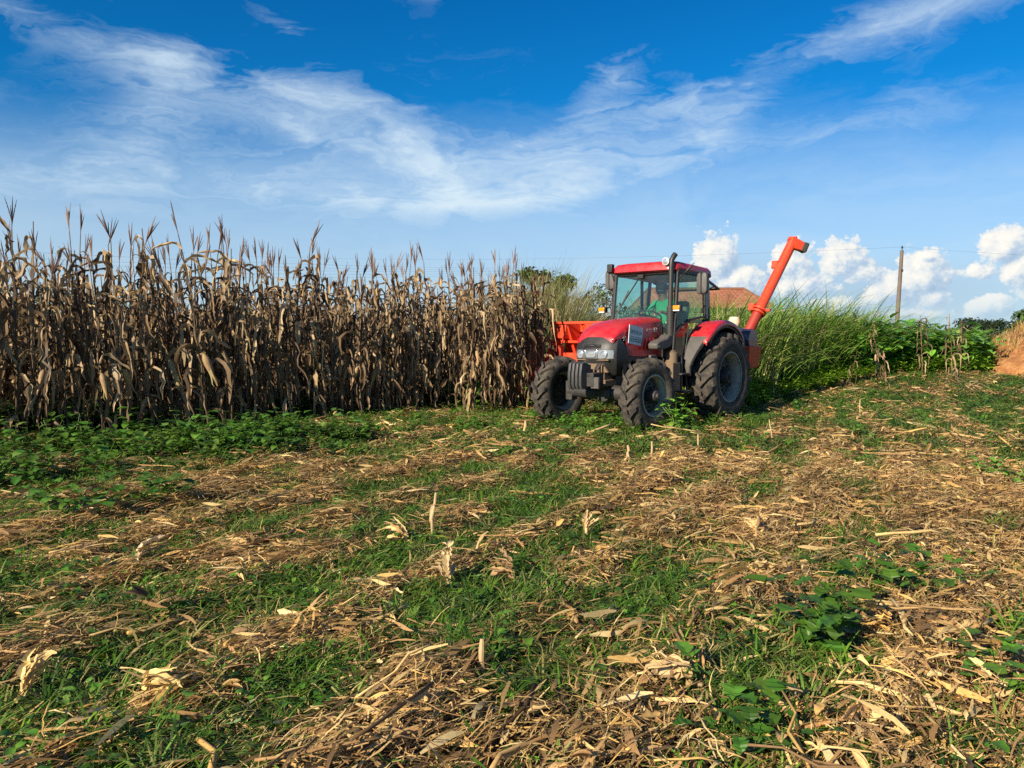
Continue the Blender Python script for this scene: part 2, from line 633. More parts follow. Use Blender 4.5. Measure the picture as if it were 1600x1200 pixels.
M['lens'] = paint('lamp_lens', (0.55, 0.60, 0.64), 0.08, metal=0.55, dust=0.10, coat=0.8)
M['teal_paint'] = paint('sign_green', (0.01, 0.20, 0.16), 0.5, dust=0.0)
M['sign_white'] = paint('sign_white', (0.70, 0.73, 0.73), 0.5, dust=0.10)
M['letter_grey'] = paint('letter_grey', (0.45, 0.43, 0.42), 0.5, dust=0.1)
M['glass'] = glassmat('cab_glass', (0.80, 0.93, 0.89), 0.03)
M['glass_dark'] = glassmat('lower_door_glass', (0.50, 0.70, 0.52), 0.10)
M['liner'] = paint('cab_liner', (0.62, 0.58, 0.46), 0.8, dust=0.1)
M['cream'] = paint('cream_paint', (0.70, 0.60, 0.38), 0.5, dust=0.15)
M['navy'] = paint('navy_paint', (0.012, 0.016, 0.06), 0.25, dust=0.2, coat=0.4)
M['skin'] = paint('skin', (0.22, 0.115, 0.07), 0.55, dust=0.0)
M['shirt'] = paint('green_shirt', (0.035, 0.33, 0.16), 0.85, dust=0.05, bump=0.3, scale=12)
M['cap'] = paint('dark_cap', (0.05, 0.055, 0.06), 0.8, dust=0.1)
M['trouser'] = paint('blue_trousers', (0.05, 0.07, 0.12), 0.85, dust=0.2)


def text(name, body, mat, size, parent, mtx, depth=0.0015):
    cu = bpy.data.curves.new(name, 'FONT')
    cu.body = body
    cu.size = size
    cu.extrude = depth
    cu.align_x = 'CENTER'
    cu.align_y = 'CENTER'
    o = bpy.data.objects.new(name, cu)
    C.objects.link(o)
    dg = bpy.context.evaluated_depsgraph_get()
    me = bpy.data.meshes.new_from_object(o.evaluated_get(dg))
    bpy.data.objects.remove(o)
    bpy.data.curves.remove(cu)
    me.name = name
    me.materials.clear()
    me.materials.append(mat)
    o = bpy.data.objects.new(name, me)
    C.objects.link(o)
    o.parent = parent
    o.matrix_local = mtx
    return o

# ================================================================== TRACTOR
TRX, TRY, TRA = 2.91, 13.57, R(42)
TRZ = math.atan2(-math.cos(TRA), -math.sin(TRA))
WB, FT, RT = 2.29, 1.65, 1.58


def t2w(x, y):
    """tractor coordinates (x forward, y to its left) to the field"""
    c, s = math.cos(TRZ), math.sin(TRZ)
    return TRX + c * x - s * y, TRY + s * x + c * y


def tyre(Rr, w, rim, nl, lugh, direction):
    g = Geo()
    h = w / 2
    sh = Rr - lugh
    prof = [(rim, -h * 0.78), (rim + 0.02, -h * 0.90), (rim + (sh - rim) * 0.35, -h * 1.02), (rim + (sh - rim) * 0.70, -h * 1.0), (sh - 0.035, -h * 0.93), (sh - 0.008, -h * 0.72), (sh, -h * 0.3),
            (sh, h * 0.3), (sh - 0.008, h * 0.72), (sh - 0.035, h * 0.93), (rim + (sh - rim) * 0.70, h * 1.0), (rim + (sh - rim) * 0.35, h * 1.02), (rim + 0.02, h * 0.90), (rim, h * 0.78)]
    g.lathe(prof, (0, 0, 0), n=72)
    pitch = 2 * math.pi / nl
    for side in (-1, 1):
        for k in range(nl):
            t0 = k * pitch + (0.5 * pitch if side > 0 else 0)
            secs = []
            for q, (yy, rb, rt) in enumerate(((-0.04, sh - .012, Rr - .004), (0.25, sh - .012, Rr), (0.55, sh - .012, Rr - .004), (0.80, sh - .02, Rr - .012), (0.95, sh - .05, Rr - .038), (1.005, sh - .10, sh - .075))):
                th = t0 + direction * (yy * h * 1.02 / Rr)
                lw = (0.066 if q < 4 else 0.076) * (Rr / 0.76) ** 0.5
                ring = []
                for rr, ww in ((rb, lw * 0.62), (rb, -lw * 0.62), (rt, -lw * 0.42), (rt, lw * 0.42)):
                    a = th + ww / Rr * 1.0
                    ring.append((rr * math.cos(a), yy * h * side, rr * math.sin(a)))
                if side < 0:
                    ring.reverse()
                secs.append(ring)
            g.loft(secs)
    return g


def rim_geo(rim, w, out):
    h = w / 2
    prof = [(rim + 0.018, h * 0.84), (rim + 0.022, h * 0.80), (rim - 0.004, h * 0.77), (rim - 0.018, h * 0.60), (rim - 0.035, h * 0.45), (rim - 0.045, h * 0.2), (rim - 0.045, -h * 0.3), (rim - 0.02, -h * 0.6), (rim + 0.02, -h * 0.84)]
    g = Geo().lathe(prof, (0, 0, 0), n=56, sgn=out)
    g.lathe([(rim - 0.015, h * 0.84), (rim + 0.018, h * 0.84)], (0, 0, 0), n=56, sgn=out)
    return g


tractor = empty('tractor', (TRX, TRY, 0.0), TRZ)
tag(tractor, 'crimson farm tractor with glazed cab and muddy lugged tyres beside standing maize', 'tractor')


def wheel(name, x, y, Rr, w, rim, nl, lugh, out, steer=0.0, sink=0.02):
    e = empty(name, (x, y, Rr - sink), steer, tractor)
    tyre(Rr, w, rim, nl, lugh, 1).build('tyre', M['rubber'], e, smooth=32)
    rim_geo(rim, w, out).build('rim', M['rim'], e, smooth=50)
    g = Geo()
    d = 0.02 * out
    g.lathe([(rim - 0.03, 0), (rim * 0.80, 0.012), (rim * 0.74, 0.05), (rim * 0.42, 0.06), (rim * 0.36, 0.03), (0.0, 0.03)], (0, -0.03 * out, 0), n=40, sgn=out)
    g.lathe([(rim * 0.30, 0.0), (rim * 0.30, 0.10), (rim * 0.24, 0.16), (rim * 0.13, 0.17), (rim * 0.12, 0.20), (0.001, 0.20)], (0, 0, 0), n=28, sgn=out)
    for k in range(8):
        a = 2 * math.pi * k / 8
        g.tube([(rim * 0.55 * math.cos(a), -0.01 * out, rim * 0.55 * math.sin(a)), (rim * 0.55 * math.cos(a), 0.055 * out, rim * 0.55 * math.sin(a))], 0.016, 6)
    for k in range(4):
        a = 2 * math.pi * k / 4 + 0.4
        g.box((rim * 0.86 * math.cos(a), 0.0, rim * 0.86 * math.sin(a)), (0.07, 0.05, 0.07), Matrix.Rotation(-a, 3, 'Y'))
    g.build('hub', M['iron'], e, smooth=35)
    return e


for s in (1, -1):
    wheel('rear_wheel', 0.0, s * (RT / 2 + 0.03), 0.745, 0.43, 0.415, 18, 0.058, s)
    wheel('front_wheel', WB, s * (FT / 2), 0.555, 0.31, 0.305, 16, 0.046, s, R(-3.0))

# ---- engine, gearbox, axles
g = Geo()
g.box((1.45, 0, 0.86), (1.55, 0.42, 0.46)).box((0.25, 0, 0.80), (1.05, 0.46, 0.52)).box((2.2, 0, 0.72), (0.50, 0.34, 0.22))
g.tube([(0, -0.72, 0.745), (0, -0.25, 0.745)], [0.13, 0.19], 16).tube([(0, 0.72, 0.745), (0, 0.25, 0.745)], [0.13, 0.19], 16)
for k in range(7):
    g.box((1.2 + k * 0.12, 0.235, 0.95 + 0.05 * (k % 2)), (0.07, 0.08, 0.16))
g.tube([(1.0, 0.30, 0.62), (1.5, 0.32, 0.60), (2.0, 0.30, 0.66)], 0.022, 8).tube([(0.8, 0.26, 0.95), (1.4, 0.34, 1.0), (1.95, 0.28, 1.02)], 0.016, 8)
g.tube([(1.75, 0.36, 0.85), (1.75, 0.36, 1.05)], 0.055, 14).box((-0.45, 0, 0.75), (0.45, 0.42, 0.50))
g.build('chassis', M['iron'], tractor, bevel=0.012)
g = Geo()
g.tube([(WB, -0.62, 0.54), (WB, -0.2, 0.54), (WB, 0.2, 0.54), (WB, 0.62, 0.54)], [0.085, 0.105, 0.13, 0.085], 14)
g.lathe([(0.001, -0.17), (0.12, -0.15), (0.17, 0.0), (0.13, 0.14), (0.001, 0.16)], (WB, 0.12, 0.54), axis='x', n=20)
for s in (-1, 1):
    g.box((WB, s * 0.58, 0.55), (0.15, 0.12, 0.30)).tube([(WB - 0.16, s * 0.15, 0.50), (WB - 0.16, s * 0.56, 0.51)], 0.024, 10)
g.build('front_axle', M['iron'], tractor, bevel=0.01)

# ---- bonnet
def hood_ring(x, hw, zt, zb, crown=0.030):
    r = 0.075
    pts = [(x, -hw, zb), (x, -hw * 1.0, (zb + zt) / 2), (x, -hw * 0.985, zt - r - crown)]
    for k in range(1, 5):
        a = math.pi - k * math.pi / 2 / 5
        pts.append((x, -hw * 0.985 + r + r * math.cos(a), zt - crown - r + r * math.sin(a)))
    for q in (-0.55, -0.28, 0.0, 0.28, 0.55):
        pts.append((x, hw * q, zt - crown * (q / 0.8) ** 2))
    for k in range(4, 0, -1):
        a = k * math.pi / 2 / 5
        pts.append((x, hw * 0.985 - r + r * math.cos(a), zt - crown - r + r * math.sin(a)))
    pts += [(x, hw * 0.985, zt - r - crown), (x, hw, (zb + zt) / 2), (x, hw, zb)]
    return pts


rings = [hood_ring(*a) for a in ((1.22, 0.395, 1.70, 1.10), (1.235, 0.400, 1.715, 1.085), (1.5, 0.395, 1.705, 1.085), (1.8, 0.385, 1.675, 1.09), (2.05, 0.375, 1.64, 1.10), (2.17, 0.370, 1.600, 1.11))]
rings += [hood_ring(*a) for a in ((2.175, 0.370, 1.598, 1.36), (2.32, 0.362, 1.525, 1.365), (2.41, 0.355, 1.462, 1.355), (2.455, 0.345, 1.418, 1.345), (2.465, 0.33, 1.405, 1.345))]
hood = Geo().loft(rings).build('bonnet', M['red'], tractor, smooth=38, bevel=0.006)
g = Geo()                                              # raised panel on the lid and side louvres, a shade proud of the bonnet
for k in range(4):
    x = 1.38 + k * 0.105
    g.loft([[(x + 0.10, 0.399, 1.20), (x + 0.135, 0.399, 1.20), (x + 0.085, 0.399, 1.37), (x + 0.05, 0.399, 1.37)], [(x + 0.11, 0.405, 1.205), (x + 0.135, 0.402, 1.205), (x + 0.085, 0.402, 1.365), (x + 0.06, 0.405, 1.365)]])
g.loft([[(1.9 + 0.5 * math.cos(t) * 0.62, 0.0 + 0.22 * math.sin(t), 1.652 - 0.21 * max(0, (0.31 * math.cos(t) + 0.08)) ** 1.1) for t in np.linspace(0, 2 * math.pi, 18, endpoint=False)],
        [(1.9 + 0.44 * math.cos(t) * 0.62, 0.0 + 0.185 * math.sin(t), 1.668 - 0.21 * max(0, (0.27 * math.cos(t) + 0.08)) ** 1.1) for t in np.linspace(0, 2 * math.pi, 18, endpoint=False)]])
g.build('louvre', M['red'], hood, smooth=30)
Geo().loft([hood_ring(1.19, 0.402, 1.722, 1.07), hood_ring(1.222, 0.406, 1.724, 1.07)]).build('bonnet_seal', M['black'], tractor)


def plan_ring(z, xf, hw, xr, bow=0.07, n=13):
    pts = [(xr, -hw, z)]
    for k in range(n):
        q = -1 + 2 * k / (n - 1)
        e = abs(q) ** 6
        pts.append((xf - bow * q * q - 0.05 * e, hw * q, z))
    pts.append((xr, hw, z))
    return pts


nose = Geo().loft([plan_ring(*a) for a in ((0.80, 2.47, 0.30, 2.20), (0.84, 2.50, 0.335, 2.14), (1.03, 2.545, 0.374, 2.10), (1.05, 2.555, 0.376, 2.10), (1.21, 2.56, 0.378, 2.16), (1.30, 2.525, 0.372, 2.24), (1.39, 2.475, 0.352, 2.32))])
nose.build('grille', M['black'], tractor, smooth=40, bevel=0.006)
g = Geo()
for k in range(5):
    g.bar((2.557 - 0.0, -0.16 + 0.0, 1.232 + k * 0.014), (2.557 - 0.0, 0.16, 1.232 + k * 0.014), 0.012, 0.005)
g.build('grille_slat', M['iron'], tractor)
# side skirt behind the front wheel arch
g = Geo()
for s in (-1, 1):
    g.prism([(2.25, 0.84), (2.25, 1.10), (2.0, 1.098), (1.7, 1.088), (1.24, 1.08), (1.24, 0.80), (1.55, 0.82), (1.75, 0.98), (2.0, 1.03), (2.12, 0.95), (2.18, 0.84)], s * 0.34, s * 0.365, 'xz')
g.build('side_skirt', M['black'], tractor, bevel=0.006)
g = Geo().box((2.44, 0.0, 0.79), (0.22, 0.46, 0.16)).box((2.40, 0.0, 0.70), (0.30, 0.50, 0.10)).prism([(-0.30, 0.86), (0.30, 0.86), (0.20, 0.99), (-0.20, 0.99)], 2.50, 2.556, 'yz')
g.build('front_support', M['mud'], tractor, bevel=0.01)

# ---- lamps in the nose
def lamp_panel(y0, y1, z0, z1, off):
    lo, hi = [], []
    fr, bk = [], []
    for k in range(9):
        y = y0 + (y1 - y0) * k / 8
        q = y / 0.366
        x = 2.556 - 0.07 * q * q - 0.05 * abs(q) ** 6
        fr.append((x + off, y))
        bk.append((x - 0.02, y))
    poly = fr + bk[::-1]
    return Geo().loft([[(a, b, z0) for a, b in poly], [(a, b, z1) for a, b in poly]])


for s, mt in ((-1, 'chrome'), (1, 'chrome')):
    y0, y1 = (0.112, 0.345) if s > 0 else (-0.335, -0.112)
    hl = lamp_panel(y0, y1, 1.062, 1.200, 0.012).build('headlight', M[mt], tractor, bevel=0.008)
    g = Geo()
    cy = s * 0.215
    xx = 2.556 - 0.07 * (cy / 0.366) ** 2 + 0.010
    g.lathe([(0.060, 0.0), (0.060, 0.014), (0.050, 0.018), (0.040, 0.006), (0.020, 0.012), (0.001, 0.016)], (xx, cy, 1.130), axis='x', n=24)
    g.build('lens', M['lens'], hl)
pl = lamp_panel(-0.108, 0.108, 1.062, 1.200, 0.013).build('centre_lamp', M['chrome'], tractor, bevel=0.008)
g = Geo().loft([[(2.566 + d, 0.085 * r * math.copysign(abs(math.cos(t)) ** 0.5, math.cos(t)), 1.130 + 0.048 * r * math.copysign(abs(math.sin(t)) ** 0.5, math.sin(t))) for t in np.linspace(0, 2 * math.pi, 24, endpoint=False)] for d, r in ((0, 1), (0.016, 1.0), (0.018, 0.9), (0.008, 0.75), (0.012, 0.2))])
g.build('lens', M['lens'], pl)
Geo().box((2.532, 0, 1.047), (0.03, 0.60, 0.016)).build('lamp_trim', M['mud'], tractor)

# ---- front weights
for k in range(4):
    y = -0.125 + k * 0.068 - 0.0
    wt_ = [(2.70, 0.98), (2.86, 1.03), (2.93, 1.00), (2.955, 0.85), (2.955, 0.68), (2.92, 0.62), (2.70, 0.64)]
    w_ = Geo().prism(wt_, y - 0.024, y + 0.024, 'xz').build('front_weight', M['weight'], tractor, bevel=0.012)
g = Geo().box((2.66, 0.0, 0.76), (0.30, 0.44, 0.20)).box((2.80, -0.19, 0.72), (0.05, 0.07, 0.24)).box((2.78, 0.235, 0.715), (0.02, 0.145, 0.175)).box((2.78, 0.13, 0.82), (0.06, 0.05, 0.05))
g.bar((2.6, 0.16, 1.0), (2.7, 0.16, 0.9), 0.03, 0.02).bar((2.6, 0.21, 1.0), (2.7, 0.21, 0.9), 0.03, 0.02)
g.build('weight_bracket', M['iron'], tractor, bevel=0.006)
Geo().box((2.795, 0.235, 0.715), (0.01, 0.128, 0.155)).build('bracket_plate', M['grey'], tractor)

# ---- exhaust stack with its heat guard and lower cover
st = Geo()
st.tube([(1.20, 0.545, 1.42), (1.20, 0.545, 2.0), (1.195, 0.548, 2.50), (1.185, 0.55, 2.60), (1.15, 0.565, 2.665), (1.12, 0.575, 2.70)], [0.040, 0.040, 0.040, 0.041, 0.043, 0.044], 18)
st = st.build('exhaust_stack', M['black'], tractor)
g = Geo()
g.tube([(1.20, 0.545, 1.40), (1.20, 0.545, 1.88)], 0.056, 20)
for k in range(16):
    g.tube([(1.20 + 0.058 * math.cos(t), 0.545 + 0.058 * math.sin(t), 1.43 + k * 0.028) for t in np.linspace(0, 2 * math.pi, 16, endpoint=False)], 0.006, 5, closed=True)
g.build('heat_guard', M['iron'], st)
g = Geo().prism([(1.10, 1.42), (1.30, 1.43), (1.38, 1.37), (1.60, 1.33), (1.68, 1.28), (1.66, 1.20), (1.50, 1.19), (1.28, 1.23), (1.12, 1.32)], 0.43, 0.60, 'xz')
g.build('exhaust_cover', M['grey'], st, bevel=0.022)
Geo().tube([(1.62, 0.601, 1.245), (1.62, 0.606, 1.245)], 0.011, 10).build('cover_bolt', M['chrome'], st)

# ---- cab shell
cabm = M['black']
g = Geo()
At, Ab = (1.06, 0.585, 2.44), (1.20, 0.60, 1.10)
for s in (-1, 1):
    g.bar((At[0], s * At[1], At[2]), (Ab[0], s * Ab[1], Ab[2]), 0.055, 0.06, up=(1, 0, 0))
    g.bar((0.24, s * 0.60, 2.42), (0.20, s * 0.615, 1.70), 0.05, 0.035, up=(1, 0, 0))
    g.bar((0.03, s * 0.56, 2.42), (0.05, s * 0.60, 1.66), 0.05, 0.05, up=(1, 0, 0))
    g.bar((0.02, s * 0.585, 2.43), (1.08, s * 0.585, 2.43), 0.06, 0.06)
    g.tube([(1.17, s * 0.615, 1.42), (1.0, s * 0.62, 1.56), (0.75, s * 0.625, 1.66), (0.5, s * 0.625, 1.70), (0.20, s * 0.62, 1.73)], 0.020, 8)
    g.bar((1.19, s * 0.605, 1.08), (0.86, s * 0.615, 1.06), 0.04, 0.06)
    g.bar((0.86, s * 0.615, 1.04), (0.80, s * 0.625, 1.45), 0.04, 0.035, up=(1, 0, 0))
g.bar((1.06, -0.58, 2.44), (1.06, 0.58, 2.44), 0.06, 0.07).bar((0.03, -0.56, 2.42), (0.03, 0.56, 2.42), 0.05, 0.06)
g.bar((1.185, -0.6, 1.235), (1.185, 0.6, 1.235), 0.05, 0.06).bar((0.05, -0.6, 1.66), (0.05, 0.6, 1.66), 0.05, 0.06)
g.box((0.55, 0.0, 1.03), (1.25, 1.16, 0.06)).box((0.1, 0, 1.28), (0.30, 0.96, 0.5)).box((1.19, 0, 1.14), (0.05, 1.16, 0.16))
g.build('cab_frame', cabm, tractor, bevel=0.012)
rr = []


def rrect(x0, x1, hw, z, r=0.16, n=6):
    pts = []
    for cx_, cy_, a0 in ((x1 - r, hw - r, 0), (x0 + r, hw - r, 90), (x0 + r, -hw + r, 180), (x1 - r, -hw + r, 270)):
        for k in range(n):
            a = R(a0 + 90 * k / (n - 1))
            pts.append((cx_ + r * math.cos(a), cy_ + r * math.sin(a), z))
    return pts


def tilt(ring):
    return [(x, y, z - 0.055 * max(0.0, 0.9 - x) ** 1.3) for x, y, z in ring]


roof = Geo().loft([tilt(rrect(-0.11, 1.17, 0.60, 2.44)), tilt(rrect(-0.13, 1.20, 0.615, 2.46)), tilt(rrect(-0.12, 1.195, 0.61, 2.54)), tilt(rrect(-0.08, 1.155, 0.575, 2.590)), tilt(rrect(0.02, 1.05, 0.47, 2.61)), tilt(rrect(0.25, 0.8, 0.25, 2.62, 0.1))])
roof.build('cab_roof', M['red'], tractor, smooth=50)
Geo().loft([tilt(rrect(-0.06, 1.12, 0.585, 2.405)), tilt(rrect(-0.08, 1.14, 0.592, 2.443))]).build('roof_underside', M['black'], tractor)
Geo().loft([tilt(rrect(-0.05, 1.0, 0.54, 2.395)), tilt(rrect(-0.05, 1.0, 0.54, 2.412))]).build('headliner', M['liner'], tractor)


def pane(name, quad, mat, parent=None, flank=0):
    """thin sheet of glass over a planar outline"""
    q = [np.array(p, float) for p in quad]
    if flank:                                          # keep the flank panes in one plane
        for p in q:
            p[1] = flank * (0.613 - 0.016 * (p[2] - 1.5))
    n = np.cross(q[1] - q[0], q[2] - q[0])
    n /= np.linalg.norm(n)
    return Geo().loft([[tuple(p) for p in q], [tuple(p + n * 0.004) for p in q]]).build(name, mat, parent or tractor, smooth=0)


pane('windscreen', [(1.195, -0.575, 1.27), (1.195, 0.575, 1.27), (1.075, 0.56, 2.40), (1.075, -0.56, 2.40)], M['glass'])
for s in (-1, 1):
    d = pane('door_glass', [(1.175, s * 0.605, 1.45), (1.0, s * 0.61, 1.58), (0.75, s * 0.612, 1.67), (0.23, s * 0.612, 1.73), (0.255, s * 0.597, 2.39), (1.05, s * 0.59, 2.40)], M['glass'], flank=s)
    pane('lower_door_glass', [(1.17, s * 0.607, 1.11), (0.88, s * 0.612, 1.09), (0.83, s * 0.614, 1.42), (0.72, s * 0.614, 1.655), (1.0, s * 0.612, 1.545), (1.16, s * 0.608, 1.40)], M['glass_dark'], flank=s)
    pane('quarter_glass', [(0.19, s * 0.60, 1.72), (0.065, s * 0.595, 1.68), (0.045, s * 0.565, 2.39), (0.215, s * 0.585, 2.39)], M['glass'], flank=s)
rwo = pane('rear_window', [(-0.03, -0.52, 2.35), (-0.03, 0.52, 2.35), (-0.56, 0.46, 2.225), (-0.56, -0.46, 2.225)], M['glass'])
g = Geo()
q = [(-0.03, -0.53, 2.353), (-0.03, 0.53, 2.353), (-0.57, 0.47, 2.227), (-0.57, -0.47, 2.227)]
for i in range(4):
    g.bar(q[i], q[(i + 1) % 4], 0.032, 0.030)
g.bar((-0.03, 0.45, 2.15), (-0.45, 0.45, 2.275), 0.015, 0.015).bar((-0.03, -0.45, 2.15), (-0.45, -0.45, 2.275), 0.015, 0.015)
g.build('window_frame', cabm, rwo)
g = Geo().tube([(1.19, -0.05, 2.36), (1.165, -0.12, 2.28), (1.21, -0.42, 1.85)], 0.011, 6).bar((1.17, -0.26, 2.16), (1.235, -0.50, 1.66), 0.018, 0.02).box((1.12, -0.05, 2.38), (0.06, 0.10, 0.05))
g.build('wiper', cabm, tractor)
for s, cx in ((1, 0.0), (-1, 0.0)):
    hd = Geo().tube([(0.30, s * 0.64, 1.80), (0.42, s * 0.655, 1.80)], 0.014, 8).build('door_handle', cabm, tractor)

# ---- inside the cab
seat = Geo().box((0.30, 0, 1.42), (0.46, 0.46, 0.13)).box((0.07, 0, 1.72), (0.12, 0.44, 0.58), Matrix.Rotation(R(-8), 3, 'Y')).box((0.30, 0, 1.22), (0.30, 0.30, 0.30))
seat.build('driver_seat', M['grey'], tractor, bevel=0.04)
g = Geo().box((1.06, 0, 1.42), (0.18, 0.42, 0.44)).tube([(1.02, 0, 1.50), (0.93, 0, 1.72)], 0.028, 10)
g.build('dashboard', M['black'], tractor, bevel=0.03)
swc = np.array((0.92, 0, 1.74))
sn = np.array((-0.45, 0, 0.89))
sx = np.array((0.89, 0, 0.45))
g = Geo().tube([tuple(swc + 0.19 * (sx * math.cos(t) + np.array((0, 1, 0)) * math.sin(t))) for t in np.linspace(0, 2 * math.pi, 28, endpoint=False)], 0.014, 8, closed=True)
for t in (0.3, 2.4, 4.5):
    g.tube([tuple(swc), tuple(swc + 0.19 * (sx * math.cos(t) + np.array((0, 1, 0)) * math.sin(t)))], 0.011, 6)
g.build('steering_wheel', M['black'], tractor)

# ---- fenders
def arc(cx, cz, r, a0, a1, n):
    return [(cx + r * math.cos(R(a0 + (a1 - a0) * k / (n - 1))), cz + r * math.sin(R(a0 + (a1 - a0) * k / (n - 1)))) for k in range(n)]


for s in (-1, 1):
    top = []
    for x, z in arc(0.09, 0.80, 0.865, 38, 158, 16):
        k = min(1.0, abs((math.degrees(math.atan2(z - 0.8, x - 0.09)) - 90) / 60.0)) ** 4
        inn, outr = 0.60, 0.99 - 0.05 * k
        top.append([(x, s * inn, z - 0.01), (x, s * (outr - 0.06), z + 0.006), (x, s * (outr - 0.015), z - 0.012), (x, s * outr, z - 0.05), (x, s * (outr - 0.005), z - 0.085), (x, s * (outr - 0.03), z - 0.05), (x, s * inn, z - 0.035)])
    fd = Geo().loft(top).build('fender', M['red'], tractor, smooth=45)
    low = []
    for x, z in arc(0.09, 0.80, 0.815, 40, 150, 16):
        dx, dz_ = (x - 0.09) / 0.845, (z - 0.8) / 0.845
        low.append([(x, s * 0.97, z + 0.0 * dz_), (x, s * 0.60, z), (x - 0.05 * dx, s * 0.60, z - 0.05 * dz_), (x - 0.075 * dx, s * 0.965, z - 0.075 * dz_)])
    Geo().loft(low).build('fender_liner', M['black'], fd)
    g = Geo()
    path = arc(0.09, 0.80, 0.84, 44, 8, 7) + [(0.86, 0.76)]
    sec = []
    for i, (x, z) in enumerate(path):
        wv_ = 0.11 - 0.010 * i
        dx, dz_ = (x - 0.09) / 0.84, (z - 0.8) / 0.84
        sec.append([(x - wv_ * 0.5 * dx, s * 0.64, z - wv_ * 0.5 * dz_), (x - wv_ * 0.5 * dx, s * (0.945 - 0.030 * i), z - wv_ * 0.5 * dz_), (x + 0.03 * dx, s * (0.940 - 0.031 * i), z + 0.03 * dz_), (x + 0.03 * dx, s * 0.64, z + 0.03 * dz_)])
    g.loft(sec).build('fender_strut', M['grey'], fd, bevel=0.012)

# ---- left side: dusty tank, step, small plate
g = Geo().tube([(1.20, 0.58, 0.98), (1.20, 0.58, 1.15)], 0.095, 20).box((1.21, 0.58, 0.76), (0.24, 0.20, 0.46)).tube([(1.20, 0.58, 1.15), (1.20, 0.58, 1.175)], 0.075, 16)
g.build('fuel_tank', M['mud'], tractor, bevel=0.015)
g = Geo().box((1.04, 0.58, 0.80), (0.05, 0.20, 0.55)).box((0.98, 0.66, 0.52), (0.30, 0.20, 0.035)).box((0.98, 0.64, 0.80), (0.30, 0.18, 0.03)).bar((0.84, 0.6, 1.05), (0.84, 0.66, 0.5), 0.03, 0.03).box((0.98, 0.42, 0.95), (0.34, 0.3, 0.26))
g.build('step', M['iron'], tractor, bevel=0.008)
Geo().box((1.50, 0.42, 1.02), (0.20, 0.05, 0.18)).build('side_cover', M['grey'], tractor, bevel=0.01)
Geo().box((1.47, 0.449, 1.03), (0.075, 0.006, 0.045)).build('decal', M['white'], tractor)

# ---- mirrors, indicators, roof lamps, aerial
for s in (-1, 1):
    mx, my, mz = (0.98, 0.99, 2.23) if s > 0 else (1.05, -0.70, 2.36)
    arm = Geo().tube([(1.08, s * 0.60, 2.30), (1.12, s * (abs(my) - 0.10), 2.36 if s < 0 else 2.50), (mx + 0.07, my, mz + 0.22), (mx + 0.06, my, mz - 0.16)], 0.011, 8)
    mr = arm.build('mirror', M['black'], tractor)
    g = Geo()
    for yy, zz in ((0.0, 0.0),):
        g.loft([[(mx + dx, my + w * math.copysign(abs(math.cos(t)) ** 0.45, math.cos(t)), mz + h * math.copysign(abs(math.sin(t)) ** 0.45, math.sin(t))) for t in np.linspace(0, 2 * math.pi, 24, endpoint=False)]
                for dx, w, h in ((-0.02, 0.088, 0.165), (0.01, 0.095, 0.172), (0.045, 0.085, 0.16), (0.06, 0.05, 0.12))])
    g.build('mirror_housing', M['grey'], mr, smooth=50)
    iy = 0.67 if s > 0 else -0.76
    ir = Geo().tube([(1.14, s * 0.60, 2.0 if s < 0 else 1.62), (1.18, s * (abs(iy) - 0.03), 1.99 if s < 0 else 1.70), (1.19, iy, 1.92 if s < 0 else 1.78)], 0.012, 8).box((1.19, iy, 1.845), (0.075, 0.135, 0.095)).build('indicator', M['black'], tractor, bevel=0.01)
    Geo().box((1.232, iy, 1.855), (0.03, 0.118, 0.062)).build('amber_lens', M['amber'], ir, bevel=0.008)
    Geo().box((1.230, iy, 1.808), (0.026, 0.112, 0.022)).build('white_lens', M['white'], ir, bevel=0.005)
    if s > 0:
        wl = Geo().lathe([(0.001, -0.07), (0.05, -0.05), (0.062, 0.0), (0.062, 0.02), (0.052, 0.024)], (1.22, 0.47, 2.585), axis='x', n=20).build('work_lamp', M['white'], tractor)
        Geo().lathe([(0.052, 0.022), (0.03, 0.03), (0.001, 0.034)], (1.22, 0.47, 2.585), axis='x', n=20).build('lens', M['lens'], wl)
    else:
        wl = Geo().box((1.12, -0.66, 2.545), (0.09, 0.10, 0.14)).build('work_lamp', M['black'], tractor, bevel=0.012)
Geo().tube([(0.95, 0.66, 2.42), (0.9, 0.72, 2.52), (0.7, 0.68, 2.58)], 0.006, 6).build('aerial', M['grey'], tractor)

# ---- lettering and the cloth sign taped to the bonnet
def side_mtx(x, z, y=0.401, rot=0.0):
    """text plane standing on the left flank, reading from front to rear"""
    m = Matrix(((-1, 0, 0), (0, 0, 1), (0, 1, 0))).to_4x4()
    return Matrix.Translation((x, y, z)) @ m @ Matrix.Rotation(rot, 4, 'Z')


sign = Geo().box((0, 0, 0), (0.40, 0.008, 0.285)).build('hood_sign', M['sign_white'], tractor, smooth=0)
sign.matrix_local = Matrix.Translation((1.965, 0.398, 1.415)) @ Matrix.Rotation(R(2.0), 4, 'Z') @ Matrix.Rotation(R(-7), 4, 'Y')
SM = Matrix.Translation((0, 0.0045, 0)) @ Matrix(((-1, 0, 0), (0, 0, 1), (0, 1, 0))).to_4x4()
text('lettering', 'BRASILIA', M['teal_paint'], 0.088, sign, SM @ Matrix.Translation((0, 0.045, 0)))
g = Geo()
rnd = random.Random(4)
for row, (z, h) in enumerate(((-0.030, 0.010), (-0.062, 0.020), (-0.094, 0.020))):
    x = -0.165
    while x < 0.16:
        w = rnd.uniform(0.008, 0.022)
        g.box((x + w / 2, 0.0045, z), (w, 0.003, h))
        x += w + rnd.uniform(0.005, 0.010)
g.build('small_print', M['teal_paint'], sign, smooth=0)
text('badge', 'CASE', M['letter_grey'], 0.075, tractor, side_mtx(1.57, 1.49, 0.398))
